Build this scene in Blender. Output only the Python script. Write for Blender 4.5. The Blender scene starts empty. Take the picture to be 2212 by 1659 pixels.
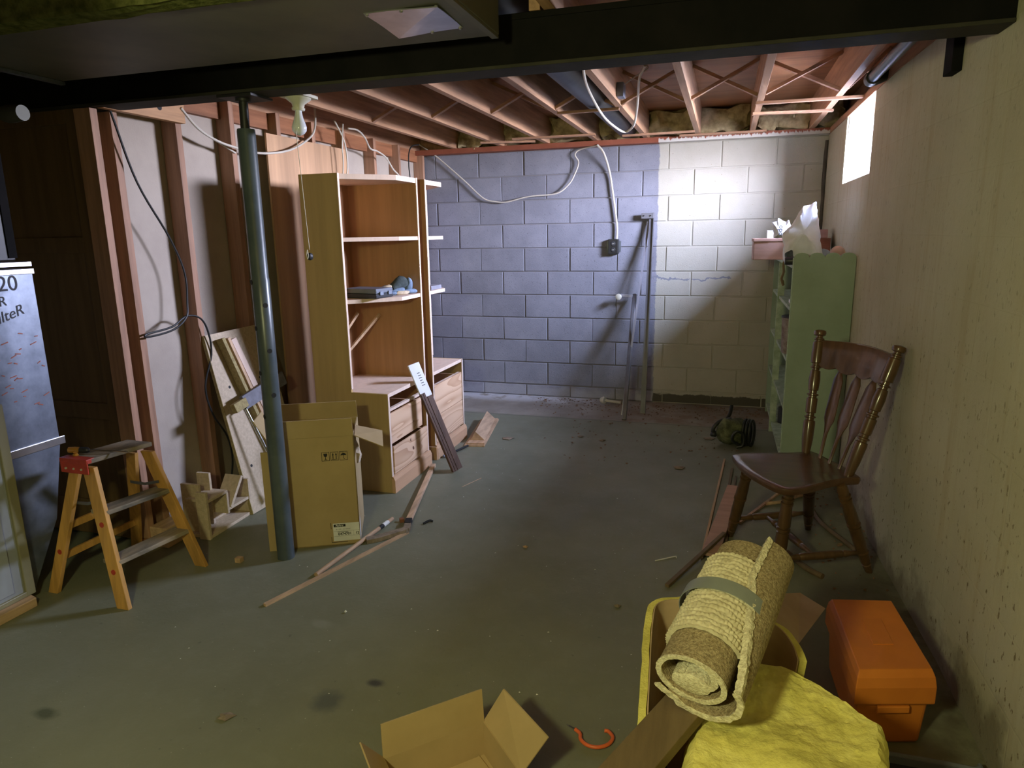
import bpy, bmesh, math, random
from mathutils import Vector, Matrix, Euler, noise
random.seed(7)
SC = bpy.context.scene
COL = SC.collection
# ------------------------------------------------------------------ camera
def cam_axes(yaw, pitch, roll):
    cy, sy = math.cos(yaw), math.sin(yaw)
    f = Vector((sy*math.cos(pitch), cy*math.cos(pitch), -math.sin(pitch)))
    r = Vector((cy, -sy, 0)); d = f.cross(r)
    c, s = math.cos(roll), math.sin(roll)
    return c*r+s*d, -s*r+c*d, f
cr, cd, cf = cam_axes(-0.3008, 0.2153, 0.0175)
cdat = bpy.data.cameras.new('camera'); cam = bpy.data.objects.new('camera', cdat); COL.objects.link(cam)
cam.matrix_world = Matrix(((cr.x, -cd.x, -cf.x, 0), (cr.y, -cd.y, -cf.y, 0), (cr.z, -cd.z, -cf.z, 1.45), (0, 0, 0, 1)))
cdat.sensor_width = 36; cdat.lens = 36*1480/2212; cdat.clip_start = 0.02
SC.camera = cam
# ------------------------------------------------------------------ world, lights, exposure
W = bpy.data.worlds.new('sky'); SC.world = W; W.use_nodes = True
nt = W.node_tree; nt.nodes.clear()
wo = nt.nodes.new('ShaderNodeOutputWorld'); bg = nt.nodes.new('ShaderNodeBackground')
tc = nt.nodes.new('ShaderNodeTexCoord'); sx = nt.nodes.new('ShaderNodeSeparateXYZ')
rp = nt.nodes.new('ShaderNodeValToRGB')
rp.color_ramp.elements[0].position = 0.42; rp.color_ramp.elements[0].color = (0.42, 0.40, 0.42, 1)
rp.color_ramp.elements[1].position = 0.56; rp.color_ramp.elements[1].color = (0.72, 0.75, 1.0, 1)
for p_, c_ in ((0.80, (0.50, 0.60, 0.92, 1)), (1.0, (0.22, 0.30, 0.55, 1))):
    k_ = rp.color_ramp.elements.new(p_); k_.color = c_
mm = nt.nodes.new('ShaderNodeMath'); mm.operation = 'MULTIPLY_ADD'; mm.inputs[1].default_value = 0.5; mm.inputs[2].default_value = 0.5
nt.links.new(tc.outputs['Generated'], sx.inputs[0]); nt.links.new(sx.outputs[2], mm.inputs[0])
nt.links.new(mm.outputs[0], rp.inputs[0]); nt.links.new(rp.outputs[0], bg.inputs[0])
bg.inputs[1].default_value = 235.0
nt.links.new(bg.outputs[0], wo.inputs[0])
# light portal in the basement window (guides sky sampling only)
pl = bpy.data.lights.new('window_portal', 'AREA'); pl.shape = 'RECTANGLE'; pl.size = 0.89; pl.size_y = 0.42
pl.cycles.is_portal = True
po = bpy.data.objects.new('window_portal', pl); COL.objects.link(po)
po.location = (0.89, 4.61, 1.93); po.rotation_euler = (0, math.radians(90), 0); po.rotation_euler = Vector((-1, 0, 0)).to_track_quat('-Z', 'Y').to_euler()
# household bulb hanging behind the photographer
ll = bpy.data.lights.new('ceiling_lamp', 'POINT'); ll.energy = 56; ll.color = (0.95, 0.95, 0.46); ll.shadow_soft_size = 0.09
lo = bpy.data.objects.new('ceiling_lamp', ll); COL.objects.link(lo); lo.location = (-0.62, -0.20, 1.70)
vs = SC.view_settings; vs.view_transform = 'Standard'; vs.look = 'None'; vs.gamma = 1; vs.exposure = 0.75
vs.use_curve_mapping = False
SC.cycles.max_bounces = 8; SC.cycles.diffuse_bounces = 5

# ------------------------------------------------------------------ materials
def mat(name, c1, c2=None, scale=(8, 8, 8), rough=0.7, metal=0.0, bump=0.0, bscale=60, detail=4, c3=None, world=False, var=0.0, lo=0.35, hi=0.65, spec=0.4, clear=0.0):
    m = bpy.data.materials.new(name); m.use_nodes = True; n = m.node_tree; N = n.nodes; L = n.links
    b = N['Principled BSDF']; b.inputs['Roughness'].default_value = rough; b.inputs['Metallic'].default_value = metal
    b.inputs['Specular IOR Level'].default_value = spec
    if clear: b.inputs['Coat Weight'].default_value = clear; b.inputs['Coat Roughness'].default_value = 0.15
    if world:
        g = N.new('ShaderNodeNewGeometry'); co = g.outputs['Position']
    else:
        t = N.new('ShaderNodeTexCoord'); co = t.outputs['Object']
    mp = N.new('ShaderNodeMapping'); mp.inputs['Scale'].default_value = scale; L.new(co, mp.inputs[0])
    oi = N.new('ShaderNodeObjectInfo')
    if not world: L.new(oi.outputs['Random'], mp.inputs['Location'])
    nz = N.new('ShaderNodeTexNoise'); nz.inputs['Scale'].default_value = 1; nz.inputs['Detail'].default_value = detail; nz.inputs['Roughness'].default_value = 0.62
    L.new(mp.outputs[0], nz.inputs['Vector'])
    r = N.new('ShaderNodeValToRGB'); e = r.color_ramp.elements
    c2 = c2 or tuple(v*0.8 for v in c1)
    e[0].position = lo; e[0].color = (*c2, 1); e[1].position = hi; e[1].color = (*c1, 1)
    if c3: k = e.new(0.5*(lo+hi)); k.color = (*c3, 1)
    L.new(nz.outputs['Fac'], r.inputs[0]); out = r.outputs[0]
    if var:
        hv = N.new('ShaderNodeHueSaturation'); mr = N.new('ShaderNodeMapRange')
        mr.inputs['To Min'].default_value = 1-var; mr.inputs['To Max'].default_value = 1+var
        L.new(oi.outputs['Random'], mr.inputs[0]); L.new(mr.outputs[0], hv.inputs['Value']); L.new(out, hv.inputs['Color']); out = hv.outputs[0]
    L.new(out, b.inputs['Base Color'])
    if bump:
        n2 = N.new('ShaderNodeTexNoise'); n2.inputs['Scale'].default_value = bscale; n2.inputs['Detail'].default_value = 3
        L.new(co, n2.inputs['Vector'])
        bp = N.new('ShaderNodeBump'); bp.inputs['Strength'].default_value = bump; bp.inputs['Distance'].default_value = 0.004
        L.new(n2.outputs['Fac'], bp.inputs['Height']); L.new(bp.outputs[0], b.inputs['Normal'])
    m['_'] = 0
    return m
class G:            # tiny node graph helper
    def __init__(s, m): s.m = m; s.N = m.node_tree.nodes; s.L = m.node_tree.links; s.b = s.N['Principled BSDF']
    def pos(s):
        return s.N.new('ShaderNodeNewGeometry').outputs['Position']
    def sep(s, v):
        x = s.N.new('ShaderNodeSeparateXYZ'); s.L.new(v, x.inputs[0]); return x.outputs
    def math(s, op, a, b=None, c=None, clamp=False):
        x = s.N.new('ShaderNodeMath'); x.operation = op; x.use_clamp = clamp
        for i, v in enumerate((a, b, c)):
            if v is None: continue
            if isinstance(v, (int, float)): x.inputs[i].default_value = v
            else: s.L.new(v, x.inputs[i])
        return x.outputs[0]
    def noise(s, v, scale, detail=3, stretch=None):
        if stretch:
            mp = s.N.new('ShaderNodeMapping'); mp.inputs['Scale'].default_value = stretch; s.L.new(v, mp.inputs[0]); v = mp.outputs[0]
        x = s.N.new('ShaderNodeTexNoise'); x.inputs['Scale'].default_value = scale; x.inputs['Detail'].default_value = detail; x.inputs['Roughness'].default_value = .6
        s.L.new(v, x.inputs['Vector']); return x.outputs['Fac']
    def ramp(s, v, *st):
        r = s.N.new('ShaderNodeValToRGB'); e = r.color_ramp.elements
        e[0].position, c = st[0]; e[0].color = (*c, 1) if len(c) == 3 else c
        e[1].position, c = st[-1]; e[1].color = (*c, 1)
        for p, c in st[1:-1]:
            k = e.new(p); k.color = (*c, 1)
        s.L.new(v, r.inputs[0]); return r.outputs[0]
    def mix(s, f, a, b, mode='MIX'):
        x = s.N.new('ShaderNodeMix'); x.data_type = 'RGBA'; x.blend_type = mode
        for i, v in ((0, f), (6, a), (7, b)):
            if isinstance(v, (int, float)): x.inputs[i].default_value = v
            elif isinstance(v, tuple): x.inputs[i].default_value = (*v, 1)
            else: s.L.new(v, x.inputs[i])
        return x.outputs[2]
    def step(s, v, a, b):      # smooth 0..1
        x = s.N.new('ShaderNodeMapRange'); x.inputs['From Min'].default_value = a; x.inputs['From Max'].default_value = b
        x.clamp = True; s.L.new(v, x.inputs[0]); return x.outputs[0]
    def bump(s, h, strength, dist=0.004):
        bp = s.N.new('ShaderNodeBump'); bp.inputs['Strength'].default_value = strength; bp.inputs['Distance'].default_value = dist
        s.L.new(h, bp.inputs['Height']); s.L.new(bp.outputs[0], s.b.inputs['Normal'])
def blank(name, rough=0.8, metal=0.0, spec=0.3):
    m = bpy.data.materials.new(name); m.use_nodes = True; g = G(m)
    g.b.inputs['Roughness'].default_value = rough; g.b.inputs['Metallic'].default_value = metal; g.b.inputs['Specular IOR Level'].default_value = spec
    return m, g

def woodm(name, c, axis='z', dark=0.55, rough=0.6, var=0.12, fine=1.0, spec=0.3, clear=0.0, bump=0.12):
    k = 28*fine; l = 1.6*fine
    sc = {'x': (l, k, k), 'y': (k, l, k), 'z': (k, k, l)}[axis]
    d = tuple(v*dark for v in c); m3 = tuple(v*(0.5+dark/2) for v in c)
    return mat(name, c, d, sc, rough, 0, bump, 120, 5, m3, var=var, lo=0.28, hi=0.62, spec=spec, clear=clear)
JO = (0.50, 0.29, 0.17)
M = {}
M['joist'] = woodm('joist_wood', JO, 'y')
M['strut'] = woodm('strut_wood', (0.46, 0.26, 0.16), 'x')
M['stud'] = woodm('stud_wood', (0.44, 0.25, 0.16), 'z')
M['plate'] = woodm('plate_wood', (0.40, 0.17, 0.08), 'y')
M['header'] = woodm('header_wood', (0.58, 0.33, 0.17), 'y')
M['redplate'] = None
M['hutch'] = woodm('hutch_plywood', (0.44, 0.305, 0.13), 'z', dark=0.80, var=0.02, fine=.6)
M['hutch_in'] = woodm('hutch_inner_plywood', (0.44, 0.24, 0.12), 'z', dark=0.75, var=0.02, fine=.6)
M['hutch_y'] = woodm('hutch_shelf_plywood', (0.56, 0.34, 0.20), 'y', dark=0.82, var=0.03, fine=.6)
M['edge'] = woodm('hutch_edging', (0.74, 0.57, 0.46), 'z', dark=0.85, var=0.02)
M['ply'] = woodm('plywood_face', (0.66, 0.42, 0.25), 'y', dark=0.6, var=0.06, fine=.45)
m, g = blank('rotary_cut_plywood', .65); M['ply'] = m
t_ = g.N.new('ShaderNodeTexCoord').outputs['Object']; oi = g.N.new('ShaderNodeObjectInfo'); ad = g.N.new('ShaderNodeVectorMath'); g.L.new(t_, ad.inputs[0]); g.L.new(oi.outputs['Random'], ad.inputs[1])
n1 = g.noise(ad.outputs[0], 1.7, 0.6, (1, .8, 5.0)); w_ = g.math('FRACT', g.math('MULTIPLY', n1, 9.0)); w_ = g.math('MULTIPLY', w_, w_)
c_ = g.mix(g.math('MULTIPLY', w_, .8), (.68, .46, .30), (.44, .24, .13)); kn = g.step(g.noise(ad.outputs[0], 16, 1), .745, .76); g.L.new(g.mix(kn, c_, (.12, .05, .03)), g.b.inputs['Base Color'])
M['plyz'] = woodm('plywood_sheet_face', (0.58, 0.36, 0.21), 'z', dark=0.62, var=0.04, fine=.3)
M['pine'] = woodm('pine', (0.60, 0.40, 0.25), 'y', var=.08)
M['pinez'] = woodm('pine_upright', (0.60, 0.40, 0.24), 'z', var=.08)
M['ladder'] = woodm('ladder_yellow_pine', (0.62, 0.33, 0.09), 'z', var=.05, clear=0.25, dark=.6)
M['tread'] = mat('worn_painted_tread', (0.34, 0.27, 0.18), (0.10, 0.09, 0.07), (14, 4, 14), .7, bump=.2)
M['chair'] = woodm('dark_chair_wood', (0.115, 0.060, 0.026), 'z', var=.03, clear=0.75, rough=.38, dark=.55, bump=.03)
M['chairseat'] = woodm('dark_chair_seat', (0.110, 0.055, 0.030), 'x', var=.0, clear=0.6, rough=.35, dark=.6, bump=.03)
M['darktrim'] = woodm('dark_stained_moulding', (0.13, 0.075, 0.055), 'z', var=0, dark=.5)
M['oldwood'] = woodm('weathered_plank', (0.17, 0.12, 0.065), 'y', var=0, dark=.6)
M['doorw'] = woodm('brown_door_wood', (0.17, 0.105, 0.045), 'z', var=0, dark=.7)
M['steel'] = mat('black_steel', (0.010, 0.009, 0.009), (0.006, 0.006, 0.006), (6, 6, 6), .8, bump=.1, spec=.08)
M['lip'] = mat('black_steel_flange', (0.045, 0.042, 0.032), (0.028, 0.027, 0.02), (6, 6, 6), .7, bump=.1, spec=.15)
M['post'] = mat('green_grey_post_paint', (0.085, 0.105, 0.115), (0.055, 0.072, 0.085), (6, 6, 6), .32, bump=.05, spec=.5)
M['blackmetal'] = mat('black_metal', (0.03, 0.03, 0.03), None, (9, 9, 9), .45, metal=.3)
M['galv'] = mat('galvanised_sheet', (0.24, 0.27, 0.33), (0.15, 0.17, 0.21), (9, 9, 9), .42, metal=.7, bump=.08, bscale=30)
M['foil'] = mat('bright_tin', (0.72, 0.72, 0.74), (0.5, 0.5, 0.52), (5, 5, 5), .28, metal=.95, bump=.3, bscale=9)
M['duct'] = mat('dull_duct_metal', (0.16, 0.155, 0.12), (0.11, 0.11, 0.09), (3, 3, 3), .55, metal=.3, bump=.1, bscale=20)
M['pipeduct'] = mat('dark_round_duct', (0.07, 0.075, 0.09), (0.025, 0.028, 0.035), (5, 2, 5), .45, metal=.4, bump=.2, bscale=20)
M['furn'] = mat('furnace_enamel', (0.30, 0.32, 0.33), (0.24, 0.25, 0.26), (4, 4, 4), .4, bump=.05)
M['furntrim'] = mat('furnace_corner_enamel', (0.26, 0.24, 0.14), None, (4, 4, 4), .4)
M['green'] = mat('mint_green_paint', (0.33, 0.42, 0.33), (0.27, 0.35, 0.26), (4, 4, 4), .6, bump=.15, lo=.3, hi=.6)
M['greenedge'] = mat('worn_mint_paint', (0.50, 0.60, 0.47), (0.30, 0.38, 0.26), (20, 20, 20), .6, bump=.1)
M['insul'] = mat('fibreglass_yellow', (0.84, 0.79, 0.28), (0.52, 0.47, 0.12), (10, 10, 10), 1, bump=.5, bscale=150, detail=8, spec=0, c3=(.72, .66, .19), lo=.3, hi=.7)
M['insul2'] = mat('rim_fibreglass', (0.62, 0.52, 0.30), (0.20, 0.15, 0.08), (9, 9, 9), 1, bump=.6, bscale=40, spec=0)
M['insul3'] = mat('olive_duct_wrap', (0.15, 0.16, 0.055), (0.07, 0.08, 0.025), (30, 30, 30), 1, bump=.8, bscale=90, spec=0)
M['kraft'] = mat('kraft_paper', (0.50, 0.37, 0.24), (0.42, 0.30, 0.18), (3, 3, 8), .8, bump=.1)
M['card'] = mat('cardboard', (0.42, 0.31, 0.155), (0.37, 0.27, 0.13), (5, 5, 5), .85, bump=.06)
M['cardin'] = mat('cardboard_inside', (0.46, 0.34, 0.18), (0.41, 0.30, 0.15), (5, 5, 5), .85, bump=.06)
M['white'] = mat('white_print', (0.80, 0.80, 0.78), None, (5, 5, 5), .6)
M['black'] = mat('black_ink', (0.015, 0.015, 0.015), None, (5, 5, 5), .7)
M['ink'] = mat('marker_ink', (0.05, 0.05, 0.06), None, (5, 5, 5), .7)
M['redink'] = mat('red_crayon', (0.42, 0.14, 0.10), None, (60, 60, 60), .7)
M['wire'] = mat('white_cable', (0.62, 0.58, 0.50), None, (5, 5, 5), .5)
M['wireb'] = mat('black_cable', (0.02, 0.022, 0.022), None, (5, 5, 5), .4)
M['plastic'] = mat('white_plastic_bag', (0.85, 0.85, 0.90), (0.74, 0.75, 0.81), (7, 7, 7), .45, bump=1.0, bscale=16)
M['orange'] = mat('orange_plastic', (0.66, 0.21, 0.03), (0.56, 0.17, 0.025), (4, 4, 4), .42, bump=.04)
M['orangeh'] = mat('orange_rubber', (0.80, 0.16, 0.05), None, (4, 4, 4), .4)
M['red'] = mat('red_paint', (0.50, 0.055, 0.03), (0.34, 0.04, 0.02), (20, 20, 20), .5)
M['pressboard'] = mat('bare_chipboard', (0.58, 0.47, 0.34), (0.46, 0.37, 0.26), (60, 60, 60), .85, bump=.3, bscale=150)
M['chipedge'] = mat('chipboard_edge', (0.40, 0.33, 0.15), (0.26, 0.20, 0.09), (80, 80, 80), .9, bump=.3)
M['jute'] = mat('jute_backing', (0.46, 0.38, 0.24), (0.22, 0.17, 0.10), (160, 160, 160), .95, bump=.8, bscale=320, spec=.05)
M['pile'] = mat('berber_pile', (0.69, 0.64, 0.47), (0.54, 0.49, 0.34), (40, 40, 40), .95, bump=.3, spec=.05)
M['fringe'] = mat('carpet_cut_edge', (0.78, 0.74, 0.56), (0.5, 0.45, 0.32), (120, 120, 120), .95, bump=.8, bscale=200, spec=.05)
M['tape'] = mat('duct_tape', (0.25, 0.28, 0.27), (0.20, 0.22, 0.22), (6, 6, 6), .4, bump=.1)
M['grip'] = mat('grey_board', (0.17, 0.17, 0.20), (0.12, 0.12, 0.14), (4, 30, 30), .6)
M['chrome'] = mat('chrome_rod', (0.7, 0.72, 0.74), None, (4, 4, 4), .2, metal=1)
M['track'] = mat('dull_grey_rail', (0.20, 0.20, 0.22), (0.12, 0.12, 0.14), (7, 7, 2), .5, metal=.4)
M['track2'] = mat('pale_steel_strip', (0.42, 0.42, 0.50), (0.28, 0.28, 0.33), (7, 7, 2), .45, metal=.5)
M['camo'] = mat('mottled_canvas', (0.17, 0.18, 0.09), (0.05, 0.055, 0.03), (22, 22, 22), .9, c3=(.09, .10, .05))
M['darkplastic'] = mat('dark_plastic', (0.035, 0.037, 0.045), None, (5, 5, 5), .35)
M['greycase'] = mat('grey_blue_case', (0.16, 0.18, 0.22), (0.12, 0.13, 0.17), (5, 5, 5), .4)
M['glove'] = mat('blue_grey_suede', (0.24, 0.33, 0.46), (0.14, 0.19, 0.27), (30, 30, 30), .95, bump=.4)
M['gloved'] = mat('dark_knit', (0.07, 0.09, 0.09), (0.04, 0.05, 0.05), (40, 40, 40), .95, bump=.4)
M['cotton'] = mat('cream_rope', (0.62, 0.52, 0.38), (0.42, 0.33, 0.22), (60, 60, 60), .95)
M['bulb'] = mat('frosted_bulb_glass', (0.75, 0.78, 0.85), None, (5, 5, 5), .15, spec=.6)
M['porc'] = mat('white_porcelain', (0.60, 0.58, 0.48), None, (5, 5, 5), .35)
M['leaf'] = mat('dry_leaf', (0.30, 0.235, 0.17), (0.17, 0.13, 0.09), (30, 30, 30), .9)
M['dirt'] = mat('dirt_crumbs', (0.26, 0.15, 0.09), (0.12, 0.08, 0.05), (30, 30, 30), 1)
M['pinkwood'] = woodm('pinkish_box_wood', (0.50, 0.30, 0.24), 'x', dark=.75, var=0)
M['redwood'] = woodm('reddish_drawer_wood', (0.26, 0.10, 0.05), 'x', dark=.75, var=0)
M['amber'] = mat('amber_plastic', (0.55, 0.26, 0.04), None, (5, 5, 5), .2, spec=.6)
M['brown'] = mat('brown_jar_label', (0.16, 0.10, 0.07), (0.32, 0.28, 0.24), (25, 25, 25), .6)
M['terracotta'] = mat('tan_ball', (0.50, 0.32, 0.25), None, (9, 9, 9), .8)
M['bowl'] = mat('grey_green_bowl', (0.17, 0.21, 0.19), None, (9, 9, 9), .4)
M['ropebrown'] = mat('brown_strap', (0.20, 0.14, 0.08), None, (30, 30, 30), .9)
M['lintel'] = woodm('window_lintel_wood', (0.50, 0.26, 0.13), 'y')

# painted / bare concrete block
m, g = blank('concrete_block', .88); M['block'] = m
p = g.pos(); xs = g.sep(p)
edge = g.math('MULTIPLY_ADD', g.noise(p, 9, 5), 0.05, -0.575)
paint = g.step(g.math('SUBTRACT', xs[0], edge), -0.004, 0.004)
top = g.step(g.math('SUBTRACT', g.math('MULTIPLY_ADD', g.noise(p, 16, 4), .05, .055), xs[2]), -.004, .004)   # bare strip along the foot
stain = g.step(g.noise(p, 4.0, 5), .35, .7)
pores = g.step(g.noise(p, 110, 2), .24, .36)
gray = g.mix(stain, (0.205, 0.210, 0.250), (0.270, 0.276, 0.325))
gray = g.mix(g.math('SUBTRACT', 1.0, pores, None, True), gray, (.09, .09, .10))
oi = g.N.new('ShaderNodeObjectInfo')
hv = g.N.new('ShaderNodeHueSaturation'); g.L.new(g.math('MULTIPLY_ADD', oi.outputs['Random'], .22, .89), hv.inputs['Value']); g.L.new(gray, hv.inputs['Color']); gray = hv.outputs[0]
cream = g.mix(stain, (0.42, 0.40, 0.335), (0.47, 0.45, 0.39))
dots = g.step(g.noise(p, 60, 3), .27, .30); cream = g.mix(dots, (.25, .20, .13), cream)
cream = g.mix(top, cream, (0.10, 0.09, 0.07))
col = g.mix(paint, gray, cream)
sub = g.step(g.math('SUBTRACT', g.math('MULTIPLY_ADD', g.noise(p, 5, 4), .22, -.02), xs[2]), -.03, .03)
eff = g.math('MULTIPLY', sub, g.math('SUBTRACT', 1.0, paint, None, True))
col = g.mix(g.math('MULTIPLY', eff, .35), col, (.55, .55, .58))
crackz = g.math('ADD', xs[2], g.math('MULTIPLY_ADD', g.noise(p, 6, 4), .16, -1.145))
crack = g.math('MULTIPLY', g.math('LESS_THAN', g.math('ABSOLUTE', crackz), .006), g.math('GREATER_THAN', xs[0], -.6))
crack = g.math('MULTIPLY', crack, g.math('LESS_THAN', xs[0], .05))
col = g.mix(crack, col, (.22, .23, .27))
g.L.new(col, g.b.inputs['Base Color']); g.bump(g.noise(p, 130, 3), .5, .004)
# mortar (same paint boundary)
m, g = blank('block_mortar', .92); M['mortar'] = m
p = g.pos(); xs = g.sep(p); edge = g.math('MULTIPLY_ADD', g.noise(p, 9, 5), 0.05, -0.575)
paint = g.step(g.math('SUBTRACT', xs[0], edge), -0.004, 0.004)
g.L.new(g.mix(paint, (.22, .215, .23), (.45, .43, .37)), g.b.inputs['Base Color']); g.bump(g.noise(p, 90, 3), .5, .004)
# right wall, parged and painted cream over block
m, g = blank('cream_wall_paint', .85); M['cream'] = m
p = g.pos(); xs = g.sep(p)
v = g.N.new('ShaderNodeCombineXYZ'); g.L.new(xs[1], v.inputs[0]); g.L.new(xs[2], v.inputs[1])
big = g.step(g.noise(p, 1.6, 5), .35, .68)
col = g.mix(big, (0.46, 0.435, 0.305), (0.54, 0.52, 0.395))
stre = g.step(g.noise(p, 1, 4, (14, 14, 1.2)), .52, .75); col = g.mix(g.math('MULTIPLY', stre, .55), col, (.38, .30, .16))
low = g.step(g.math('SUBTRACT', g.math('MULTIPLY_ADD', g.noise(p, 7, 5), .8, .15), xs[2]), -.05, .35)
col = g.mix(g.math('MULTIPLY', low, .4), col, (.42, .43, .40))
sc1 = g.step(g.noise(p, 38, 6, (1, 1.4, .8)), .345, .375)
lowm = g.step(xs[2], 1.5, .3)
spk = g.math('MULTIPLY', g.math('SUBTRACT', 1.0, sc1, None, True), g.math('MULTIPLY_ADD', lowm, .6, .25))
col = g.mix(spk, col, (.14, .10, .05))
damp = g.step(g.math('SUBTRACT', g.math('MULTIPLY_ADD', g.noise(p, 5, 5), .5, -.12), xs[2]), -.05, .06)
col = g.mix(g.math('MULTIPLY', damp, .75), col, (.16, .14, .11))
bk = g.N.new('ShaderNodeTexBrick'); bk.inputs['Scale'].default_value = 1; bk.inputs['Brick Width'].default_value = .4064; bk.inputs['Row Height'].default_value = .2032
bk.inputs['Mortar Size'].default_value = .005; bk.inputs['Mortar Smooth'].default_value = .6
g.L.new(v.outputs[0], bk.inputs['Vector'])
h = g.math('ADD', g.math('MULTIPLY', g.math('SUBTRACT', 1.0, bk.outputs['Fac']), .2), g.math('MULTIPLY', g.noise(p, 45, 4), .8))
g.L.new(col, g.b.inputs['Base Color']); g.bump(h, .55, .005)
m, g = blank('window_jamb_paint', .8); M['jamb'] = m
p = g.pos(); g.L.new(g.mix(g.step(g.noise(p, 30, 3), .3, .35), (.2, .17, .15), (.42, .43, .46)), g.b.inputs['Base Color']); g.bump(g.noise(p, 60, 3), .5)
# floor
m, g = blank('painted_concrete_floor', .5, spec=.35); M['floor'] = m
p = g.pos(); xs = g.sep(p)
col = g.mix(g.step(g.noise(p, 1.3, 6), .3, .7), (0.158, 0.162, 0.110), (0.220, 0.224, 0.158))
col = g.mix(g.math('MULTIPLY', g.step(g.noise(p, 14, 5), .5, .75), .3), col, (.24, .25, .20))
col = g.mix(g.step(g.noise(p, 95, 2), .735, .76), col, (.50, .50, .42))
col = g.mix(g.math('MULTIPLY', g.step(g.noise(p, 30, 4), .68, .74), .5), col, (.07, .07, .05))
def spot(x, y, rx, ry, c, k):
    global col
    dx = g.math('DIVIDE', g.math('SUBTRACT', xs[0], x), rx); dy = g.math('DIVIDE', g.math('SUBTRACT', xs[1], y), ry)
    d = g.math('SQRT', g.math('ADD', g.math('MULTIPLY', dx, dx), g.math('MULTIPLY', dy, dy)))
    d = g.math('ADD', d, g.math('MULTIPLY_ADD', g.noise(p, 22, 4), .9, -.45))
    f = g.math('MULTIPLY', g.step(d, 1.15, .45), k); col = g.mix(f, col, c)
spot(-1.155, 1.66, .055, .06, (.075, .085, .085), .7); spot(-1.044, 1.785, .035, .022, (.05, .05, .065), .85); spot(-1.983, 1.367, .05, .026, (.05, .06, .03), .7)
spot(-1.42, 2.05, .05, .03, (.30, .31, .26), .35)
bx_ = g.step(g.math('ADD', xs[1], g.math('MULTIPLY_ADD', g.noise(p, 4, 4), .10, -.05)), 5.20, 5.235)   # bare strip along the back wall
bare = g.mix(g.step(g.noise(p, 3, 5), .35, .65), (.22, .19, .155), (.33, .30, .26))
rust = g.math('MULTIPLY', g.step(g.noise(p, 5, 5), .40, .62), g.step(xs[0], -1.1, -.5)); bare = g.mix(g.math('MULTIPLY', rust, .8), bare, (.19, .125, .08))
col = g.mix(bx_, col, bare)
seam = g.step(g.math('ABSOLUTE', g.math('SUBTRACT', xs[1], 5.20)), .010, .003); col = g.mix(g.math('MULTIPLY', seam, .6), col, (.07, .06, .05))
bl = g.math('MULTIPLY', g.step(xs[1], 5.62, 5.80), g.step(xs[0], -.8, -1.3)); col = g.mix(g.math('MULTIPLY', bl, g.step(g.noise(p, 7, 4), .38, .5)), col, (.55, .55, .57))
rw = g.math('MULTIPLY', g.step(xs[0], .45, .72), g.step(g.noise(p, 12, 5), .40, .62)); col = g.mix(g.math('MULTIPLY', rw, .7), col, (.10, .085, .06))
g.L.new(col, g.b.inputs['Base Color']); g.bump(g.math('ADD', g.noise(p, 60, 3), g.noise(p, 6, 3)), .35, .003)
g.L.new(g.math('MULTIPLY_ADD', g.noise(p, 5, 4), .3, .36), g.b.inputs['Roughness'])
# subfloor plywood with fine ribs
M['sub'] = woodm('subfloor_plywood', (0.36, 0.165, 0.070), 'x', dark=.60, var=0, fine=.5)
# drywall backs
M['dry'] = mat('grey_wallboard', (0.46, 0.40, 0.335), (0.39, 0.335, 0.28), (3, 3, 3), .9, bump=.2, bscale=120)
# sill plate with white paint smears
m, g = blank('red_sill_plate', .7); M['redplate'] = m
p = g.pos(); xs = g.sep(p)
c0 = g.mix(g.noise(p, 12, 4), (.20, .055, .03), (.34, .11, .06))
lim = g.math('MULTIPLY_ADD', g.noise(p, 30, 5, (1.5, 1, .2)), .09, 2.118)
f = g.math('MULTIPLY', g.step(g.math('SUBTRACT', lim, xs[2]), -.004, .004), g.math('GREATER_THAN', xs[0], -.55))
g.L.new(g.mix(f, c0, (.62, .60, .56)), g.b.inputs['Base Color'])
# glass
m = bpy.data.materials.new('window_glass'); m.use_nodes = True; N = m.node_tree.nodes; L = m.node_tree.links; N.clear()
o_ = N.new('ShaderNodeOutputMaterial'); t_ = N.new('ShaderNodeBsdfTransparent'); gl = N.new('ShaderNodeBsdfGlossy'); gl.inputs['Roughness'].default_value = .02
mx = N.new('ShaderNodeMixShader'); mx.inputs[0].default_value = .06; L.new(t_.outputs[0], mx.inputs[1]); L.new(gl.outputs[0], mx.inputs[2]); L.new(mx.outputs[0], o_.inputs[0]); M['glass'] = m

# ------------------------------------------------------------------ geometry helpers
def B(): return bmesh.new()
def face_box(bm, c):
    v = [bm.verts.new(p) for p in c]
    for f in ((0, 3, 2, 1), (4, 5, 6, 7), (0, 1, 5, 4), (1, 2, 6, 5), (2, 3, 7, 6), (3, 0, 4, 7)): bm.faces.new([v[i] for i in f])
    return v
def bx(bm, x0, x1, y0, y1, z0, z1):
    return face_box(bm, [(x0, y0, z0), (x1, y0, z0), (x1, y1, z0), (x0, y1, z0), (x0, y0, z1), (x1, y0, z1), (x1, y1, z1), (x0, y1, z1)])
def para(bm, o, u, v, w):
    o, u, v, w = map(Vector, (o, u, v, w))
    return face_box(bm, [o, o+u, o+u+v, o+v, o+w, o+u+w, o+u+v+w, o+v+w])
def frame(d, up=(0, 0, 1)):
    d = Vector(d).normalized(); up = Vector(up)
    if abs(d.dot(up)) > .98: up = Vector((0, 1, 0))
    s = d.cross(up).normalized(); return d, s, s.cross(d).normalized()
def bar(bm, p0, p1, w, h, up=(0, 0, 1)):
    p0, p1 = Vector(p0), Vector(p1); d, s, u = frame(p1-p0, up)
    o = p0-s*w/2-u*h/2
    return para(bm, o, s*w, p1-p0, u*h)
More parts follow.
